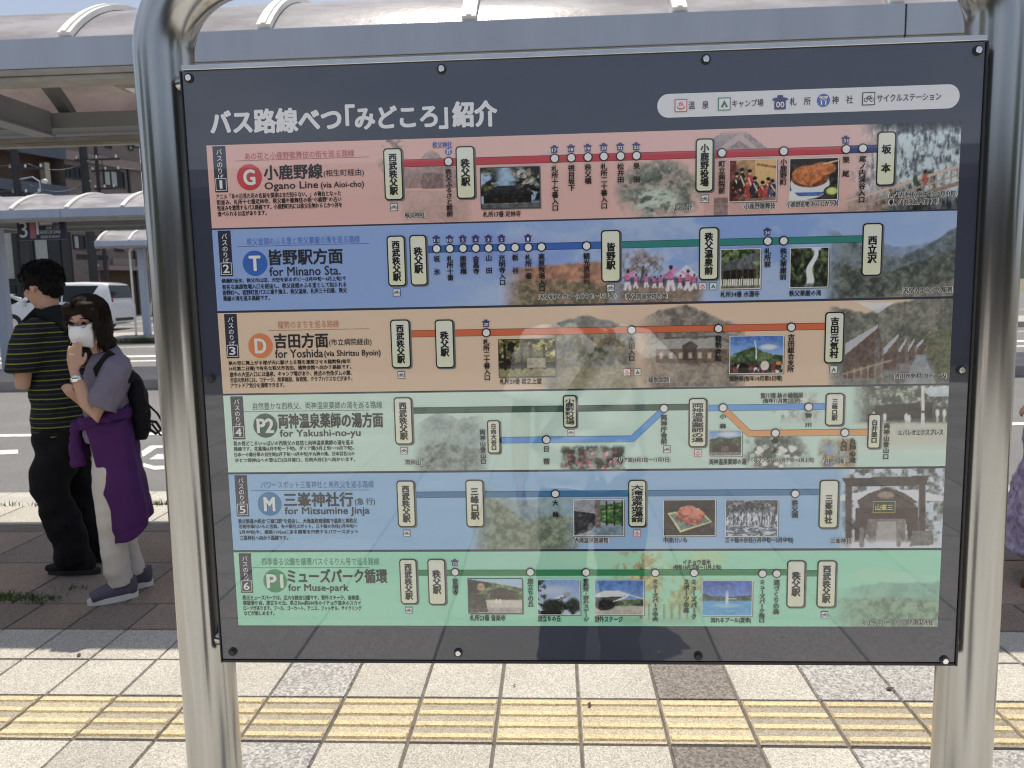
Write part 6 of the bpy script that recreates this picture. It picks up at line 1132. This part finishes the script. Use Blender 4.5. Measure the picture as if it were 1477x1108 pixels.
# letters along the lower band, too small to read in the photo: small dark bars in a row
bm = bmesh.new(); s0, zt_ = wpx(110, 370); s1, zb_ = wpx(155, 376)
for k in range(11): q = s0+(s1-s0)*k/11; box(bm, q, q+.14, -.03, -.003, zb_+.02, zb_+.30); box(bm, q+.18, q+.23, -.03, -.003, zb_+.02, zb_+.30)
tag(obj('wall_lettering', bm, M_FRAME, t), kind='stuff')
s0, z0 = wpx(137, 390); s1, z1 = wpx(142, 382); wbox(t, 'small_notice', s0, s1, z0, z1, .003, .05, M_PLATE)
t = thing('corner_building', 'brown brick building with slate blue balcony bands and a dark glazed shop front', 'building', (B0.x, B0.y, 0), TH); BK = t
sL = -14.0; wbox(t, 'wall', sL, -.02, -.5, 12.0, -9, -.9, M_BRICK); wbox(t, 'roof_slab', sL-.2, -.03, 12.003, 12.3, -9.2, .3, M_SLATE)
def bandz(xa, ya, yb): return wpx(xa, ya, .2)[1], wpx(xa, yb, .2)[1]
z1, z0 = bandz(50, 204, 223); wbox(t, 'balcony_band', sL, -.02, z0, z1+.8, -.1, .2, M_SLATE); wbox(t, 'balcony_floor', sL, -.02, z0+.2, z0+.4, -.88, -.103, M_SLATE)
z1, z0 = bandz(50, 263, 278); zl2 = z0; wbox(t, 'balcony_band', sL, -.02, z0, z1, -.1, .2, M_SLATE); wbox(t, 'balcony_floor', sL, -.02, z0+.1, z0+.3, -.88, -.103, M_SLATE)
s0, _ = wpx(67, 245); s1, _ = wpx(74, 245); wbox(t, 'cream_pillar', s0, s1, z1+.003, 8.7, -.5, -.1, M_CREAM)
s0, _ = wpx(76, 245); window(t, s0+.2, -.4, 7.3, 8.7, 3, -.89)
window(t, -9, -6.5, 7.2, 8.8, 3, -.89)
wbox(t, 'shop_front', sL, -.02, 0, zl2-.01, -.89, -.05, M_FRAME)
for k, (x0, x1) in enumerate(((-13.6, -11.0), (-10.7, -8.4), (-8.1, -5.9), (-5.6, -3.4), (-3.1, -.6))):
    window(t, x0, x1, 2.5, 5.6, 3, -.045, M_GLASS, ((0,), (1, 2), (), (0, 2), (1,))[k]); window(t, x0, x1, .35, 2.3, 2, -.045)
wbox(t, 'shop_canopy', sL, -.02, 5.75, 6.0, -.04, .5, M_SLATE)

# ------------------------------------------------------------------ stop number board, poles, wires
a0 = at(26, 329, 14.6); a1 = at(95, 330, 14.6); t = thing('stop_sign', 'navy hanging sign with a large white 3 under the second shelter', 'sign', ((a0.x+a1.x)/2, 14.6, 2.87), 0); w = (a1.x-a0.x)/2
m_nv = mat('navy_sign_face', lin((40, 46, 74)), .4); m_pk = mat('pink_sign_field', lin((176, 110, 120)), .4); m_wt = mat('white_sign_field', (.70, .70, .70), .4)
bm = bmesh.new(); box(bm, -w, w, -.03, .03, -.22, .19, .004); obj('sign_face', bm, m_nv, t)
bm = bmesh.new(); box(bm, -w+.25, -w+.36, -.034, -.0305, -.19, .15); obj('colour_field', bm, m_pk, t); bm = bmesh.new(); box(bm, -w+.375, -w+.425, -.034, -.0305, -.12, .15); box(bm, -w+.45, -w+.70, -.034, -.0305, .06, .15); obj('white_field', bm, m_wt, t)
def sign_text(par, txt, x0, x1, zc, h, mm, yy=-.0345, b=.02):
    v, f = text_mesh(txt, 0, 3); mn, mx = v.min(0), v.max(0); q = (v-mn)/(mx-mn); bm = bmesh.new()
    for k in range(3):
        V = [bm.verts.new((x0+a*(x1-x0)+b*h*.5*(k-1), yy-.0006*k, zc+(c-.5)*h)) for a, c in q]
        for ff in f:
            try: bm.faces.new([V[i] for i in ff])
            except ValueError: pass
    return obj('lettering', bm, mm, par)
sign_text(t, '3', -w+.05, -w+.20, -.02, .30, m_wt)
for zc, tx, x0, x1 in ((.10, '秩父市街', .10, .36), (.0, '定峰 三沢', .10, .36), (-.085, '西武秩父駅 皆野駅', -.02, .38), (-.165, '吉田元気村', -.02, .36)): sign_text(t, tx, x0, x1, zc, .055, m_wt, b=.03)
bm = bmesh.new(); box(bm, -.03, .38, -.033, -.0305, .045, .05); box(bm, -.03, .38, -.033, -.0305, -.05, -.045); obj('divider_line', bm, m_wt, t)
bm = bmesh.new(); box(bm, -w+.1, -w+.13, -.015, .015, .19, .30); box(bm, w-.13, w-.1, -.015, .015, .19, .30); obj('hanger', bm, M_FASCIA, t)
M_POLE = mat('concrete_pole', (.035, .036, .04), .8, var=.1, vscale=3); M_INS = mat('white_insulator', (.7, .7, .68), .3)
def pole(label, px, Yp, r, hgt, arms, extra=None):
    p = at(px, 300, Yp); t = thing('utility_pole', label, 'pole', (p.x, Yp, gz(Yp)-.02), 0, 'utility poles'); bm = bmesh.new(); tube(bm, [(0, 0, 0), (0, 0, hgt)], [r, r*.72], 14); obj('pole', bm, M_POLE, t, 40)
    for z, L_ in arms:
        bm = bmesh.new(); box(bm, -L_*.25, L_, -.04, .04, z, z+.08); a_ = obj('cross_arm', bm, M_BLACKMETAL, t)
        for k in range(3): bm = bmesh.new(); x_ = -L_*.2+k*L_*.55; tube(bm, [(x_, 0, z+.082), (x_, 0, z+.14), (x_, 0, z+.16), (x_, 0, z+.22)], [.035, .05, .035, .03], 10); obj('insulator', bm, M_INS, a_, 40)
    bm = bmesh.new(); k = .4
    while k < hgt-1: tube(bm, [(-r*.95-.12, 0, k), (r*.95+.12, 0, k)], .012, 6); k += .45 if k > 1.8 else 2
    tag(obj('step_bolt', bm, M_BLACKMETAL, t), kind='stuff'); return t
p1 = pole('utility pole on the left with a transformer and lamp arm', 28, 32, .17, 10.5, [(6.6, 1.2), (5.6, 1.0), (8.6, 1.2)])
bm = bmesh.new(); tube(bm, [(.55, 0, 4.9), (.55, 0, 4.95), (.55, 0, 5.5), (.55, 0, 5.55)], [.18, .22, .22, .15], 16); obj('transformer', bm, mat('transformer_paint', (.32, .36, .40), .5), p1, 40)
bm = bmesh.new(); tube(bm, [(0, 0, 6.2), (.7, -.05, 6.3), (1.0, -.05, 6.1), (1.0, -.05, 5.7), (.7, -.05, 5.6)], .03, 8); obj('bracket_arm', bm, M_FASCIA, p1, 40); bm = bmesh.new(); ball(bm, (1.25, -.1, 6.1), (.14, .12, .10), 12); obj('lamp_head', bm, M_INS, p1, True)
p2 = pole('dark utility pole in front of the mauve building', 127, 34, .2, 11.5, [(7.2, 1.6), (9.6, 1.3)]); p3 = pole('slim pole beside the dark utility pole', 145, 36, .10, 9.0, [(7.0, 1.1), (6.2, .8)])
bm = bmesh.new(); tube(bm, [(-.42, 0, 4.6), (-.42, 0, 5.3)], .16, 14); obj('transformer', bm, M_POLE, p3, 40)
def wire(label, A_, B_, sag, r=.016):
    A_, B_ = Vector(A_), Vector(B_); mid_ = (A_+B_)/2; bm = bmesh.new(); tube(bm, [(A_.lerp(B_, q)-mid_)-Vector((0, 0, sag*4*q*(1-q))) for q in np.linspace(0, 1, 14)], r, 5)
    o = obj('overhead_wire', bm, M_BLACKMETAL, None, True); o.location = mid_; tag(o, label, 'wire', 'overhead wires')
L1, L2, L3 = p1.location, p2.location, p3.location
for k, (z, s_, lb) in enumerate(((6.85, .35, 'upper'), (6.0, .4, 'second'), (5.2, .3, 'third'), (8.8, .4, 'topmost'))): wire(lb+' dark cable between the left pole and the dark pole', L1+Vector((.5, 0, z)), L2+Vector((.3, 0, z+.4)), s_)
for k, (z, lb) in enumerate(((6.8, 'upper'), (5.8, 'lower'))): wire(lb+' dark cable running out of the picture from the left pole', L1+Vector((.3, 0, z)), L1+Vector((-16, -3, z+.6)), .5)
wire('short cable from the dark pole to the slim pole', L2+Vector((.8, 0, 7.3)), L3+Vector((.3, 0, 7.1)), .1); wire('cable leading away along the mauve building', L3+Vector((.5, 0, 7.2)), L3+Vector((9, 14, 9.2)), .4)

# ------------------------------------------------------------------ hills, trees, the station behind
bm = bmesh.new(); prev = None
for i in range(81):
    x = -900+1800*i/80; hh = 95+60*float(vnoise(np.array([i*.17+5]), np.array([2.0]), 3)[0])+35*float(vnoise(np.array([i*.6+5]), np.array([7.0]), 4)[0]); hh *= .35+.65*min(1, abs(x+120)/380)
    c = [bm.verts.new((x, 520, -2)), bm.verts.new((x, 640, hh*.55)), bm.verts.new((x, 760, hh)), bm.verts.new((x, 900, -2))]
    if prev:
        for k in range(3): bm.faces.new((prev[k], c[k], c[k+1], prev[k+1]))
    prev = c
bmesh.ops.recalc_face_normals(bm, faces=bm.faces); tag(obj('hills', bm, mat('wooded_hill', (.035, .055, .045), .95, var=.3, vscale=.02, bump=.4, bscale=.08), None, True), kind='structure')
M_LEAF = mat('green_leaves', (.05, .085, .025), .7, var=.35, vscale=1.2); M_BARK = mat('tree_bark', (.09, .07, .05), .9, var=.2, vscale=9)
def tree(label, x, y, h, r, seed):
    rr = np.random.default_rng(seed); z = gz(max(y, 0)) if y > 0 else -.05; t = thing('tree', label, 'tree', (x, y, z), 0, 'trees beyond the bus lanes'); bm = bmesh.new(); tube(bm, [(0, 0, 0), (.05, 0, h*.3), (-.05, .05, h*.62), (0, 0, h*.85)], [.16, .13, .08, .03], 10)
    tips = []
    for k in range(8): a = rr.random()*6.28; q = .3+.45*rr.random(); e = Vector((math.cos(a)*r*.7, math.sin(a)*r*.7, h*(q+.22))); tube(bm, [(0, 0, h*q), (e.x*.5, e.y*.5, h*(q+.14)), tuple(e)], [.06, .04, .015], 7); tips.append(e)
    obj('trunk', bm, M_BARK, t, True); n_ = 2600; C_ = []
    for k in range(26): d = Vector(rr.normal(size=3)).normalized(); C_.append((Vector((0, 0, h*.66))+Vector((d.x*r*.75, d.y*r*.75, d.z*h*.26)), r*(.22+.22*rr.random())))
    v = []; f = []
    for k in range(n_):
        c, cr_ = C_[k % len(C_)]; d = Vector(rr.normal(size=3)).normalized(); p = c+d*cr_*rr.random()**.4; s1, s2 = frame_of((d+Vector(rr.normal(size=3))*.6).normalized()); w_ = .10+.09*rr.random(); i = len(v)
        v += [tuple(p-s1*w_), tuple(p-s2*w_*.5), tuple(p+s1*w_), tuple(p+s2*w_*.5)]; f.append((i, i+1, i+2, i+3))
    me = bpy.data.meshes.new('crown'); me.from_pydata(v, [], f); link('crown', me, M_LEAF, t); return t
tree('small bright tree beyond the far shelter, left of the others', -16.6, 40.5, 4.2, 1.6, 1); tree('broad green tree by the parked white car', -8.5, 43, 6.5, 2.6, 2); tree('tall green tree in the middle behind the route board', 1.5, 45, 8, 3.0, 3); tree('rounded green tree to the right behind the route board', 10, 44, 6.5, 2.8, 4); tree('rightmost green tree beyond the bus lanes', 18, 46, 7.5, 3.0, 5)
t = thing('station_building', 'long dark station building behind the photographer, seen only mirrored', 'building', (0, -12.6, -.1)); bm = bmesh.new(); box(bm, -40, 40, -8, 0, 0, 3.6); obj('wall', bm, mat('dark_timber_wall', (.07, .06, .05), .8, var=.2, vscale=.6), t); bm = bmesh.new(); prism(bm, [(-9, 3.603), (1.6, 3.3), (1.6, 3.5), (-4, 4.7), (-9, 4.2)], -41, 41, 'yz'); obj('roof', bm, mat('dark_roof_tiles', (.05, .052, .056), .5), t)
for k in range(8): bm = bmesh.new(); x_ = -34+k*9.0; box(bm, x_, x_+4.2, .004, .06, .2, 2.9); w_ = obj('door' if k % 2 else 'window', bm, M_FRAME, t); bm = bmesh.new(); box(bm, x_+.1, x_+4.1, .061, .07, .3, 2.8); obj('pane', bm, M_GLASS, w_)
for k_, (x_, y_, h_) in enumerate(((-8.5, -5.5, 5.0), (-12, -9, 6.0), (-15, -1.5, 6.5), (9.5, -6, 5.2), (13, -9.5, 6.0), (15.5, -2, 6.5))): tree(('first', 'second', 'third', 'fourth', 'fifth', 'sixth')[k_]+' added dark tree behind the photographer, there to darken the post reflections', x_, y_, h_, 2.5, 20+k_)['group'] = 'added trees behind the photographer'  # trees put in out of view to darken reflections in the steel posts
# grass growing in the joints and along the kerbs
M_GRASS = mat('weed_green', (.07, .12, .03), .8, var=.4, vscale=20)
v = []; f = []; rr = np.random.default_rng(12)
def tuft(cx, cy, z, n_, sp, h):
    for k in range(n_):
        x = cx+rr.normal()*sp[0]; y = cy+rr.normal()*sp[1]; a = rr.random()*6.28; hh = h*(.4+.9*rr.random()); w_ = .0022+.002*rr.random(); lx, ly = rr.normal()*hh*.55, rr.normal()*hh*.55; i = len(v); c_, s_ = math.cos(a)*w_, math.sin(a)*w_
        v.extend([(x-c_, y-s_, z), (x+c_, y+s_, z), (x+lx*.45+c_*.7, y+ly*.45+s_*.7, z+hh*.65), (x+lx*.45-c_*.7, y+ly*.45-s_*.7, z+hh*.65), (x+lx, y+ly, z+hh)]); f.extend([(i, i+1, i+2, i+3), (i+3, i+2, i+4)])
for px, py, n_, sx in ((8, 862, 260, .07), (35, 864, 220, .09), (60, 867, 90, .05), (100, 850, 40, .05)): p = gnd(px, py); tuft(p.x, p.y, -.006, n_, (sx, .028), .026)
for px, n_ in ((215, 60), (60, 30), (120, 40), (228, 50), (10, 25)): p = gnd(px, 730); tuft(p.x, KERB_IN, -.01, n_, (.05, .012), .045)
for k in range(40): tuft(-18+k*.45+rr.normal()*.2, 23.57, gz(23.5), int(30+60*rr.random()), (.16, .03), .18)
for px in (192, 200, 210): p = at(px, 495, 23.5); tuft(p.x, 23.55, gz(23.5), 160, (.2, .04), .24)
me = bpy.data.meshes.new('joint_grass'); me.from_pydata(v, [], f); tag(link('joint_grass', me, M_GRASS), kind='stuff')

# a few fallen leaves
M_DEAD = mat('dry_leaf', (.07, .045, .025), .8, var=.3, vscale=60, space='obj')
for k, (px, py, sz, rz, lb) in enumerate(((1284, 995, .020, .3, 'dry leaf on the grey slab near the right post'), (850, 1019, .013, 1.2, 'small dark leaf on the yellow guide tiles under the board'), (114, 946, .017, 2.0, 'dry leaf on the sunny slab at the edge of the shelter shade'), (742, 990, .008, .7, 'tiny dry leaf on the pale slab under the board'))):
    p = gnd(px, py); bm = bmesh.new(); n_ = 9; L_ = []; R_ = []; C_ = []
    for i in range(n_):
        q = i/(n_-1); w_ = sz*.42*math.sin(math.pi*q**.8); x = (q-.5)*2*sz; z = .002+sz*.35*(q-.5)**2
        L_.append(bm.verts.new((x, w_+.0004, z+w_*.35))); C_.append(bm.verts.new((x, 0, z))); R_.append(bm.verts.new((x, -w_-.0004, z+w_*.3)))
    for i in range(n_-1): bm.faces.new((C_[i], C_[i+1], L_[i+1], L_[i])); bm.faces.new((R_[i], R_[i+1], C_[i+1], C_[i]))
    bmesh.ops.recalc_face_normals(bm, faces=bm.faces); bmesh.ops.solidify(bm, geom=bm.faces[:], thickness=.0006)
    o = obj('fallen_leaf', bm, M_DEAD, None, True); o.location = (p.x, p.y, .009 if k == 1 else .003); o.rotation_euler.z = rz; tag(o, lb, 'leaf', 'fallen leaves')
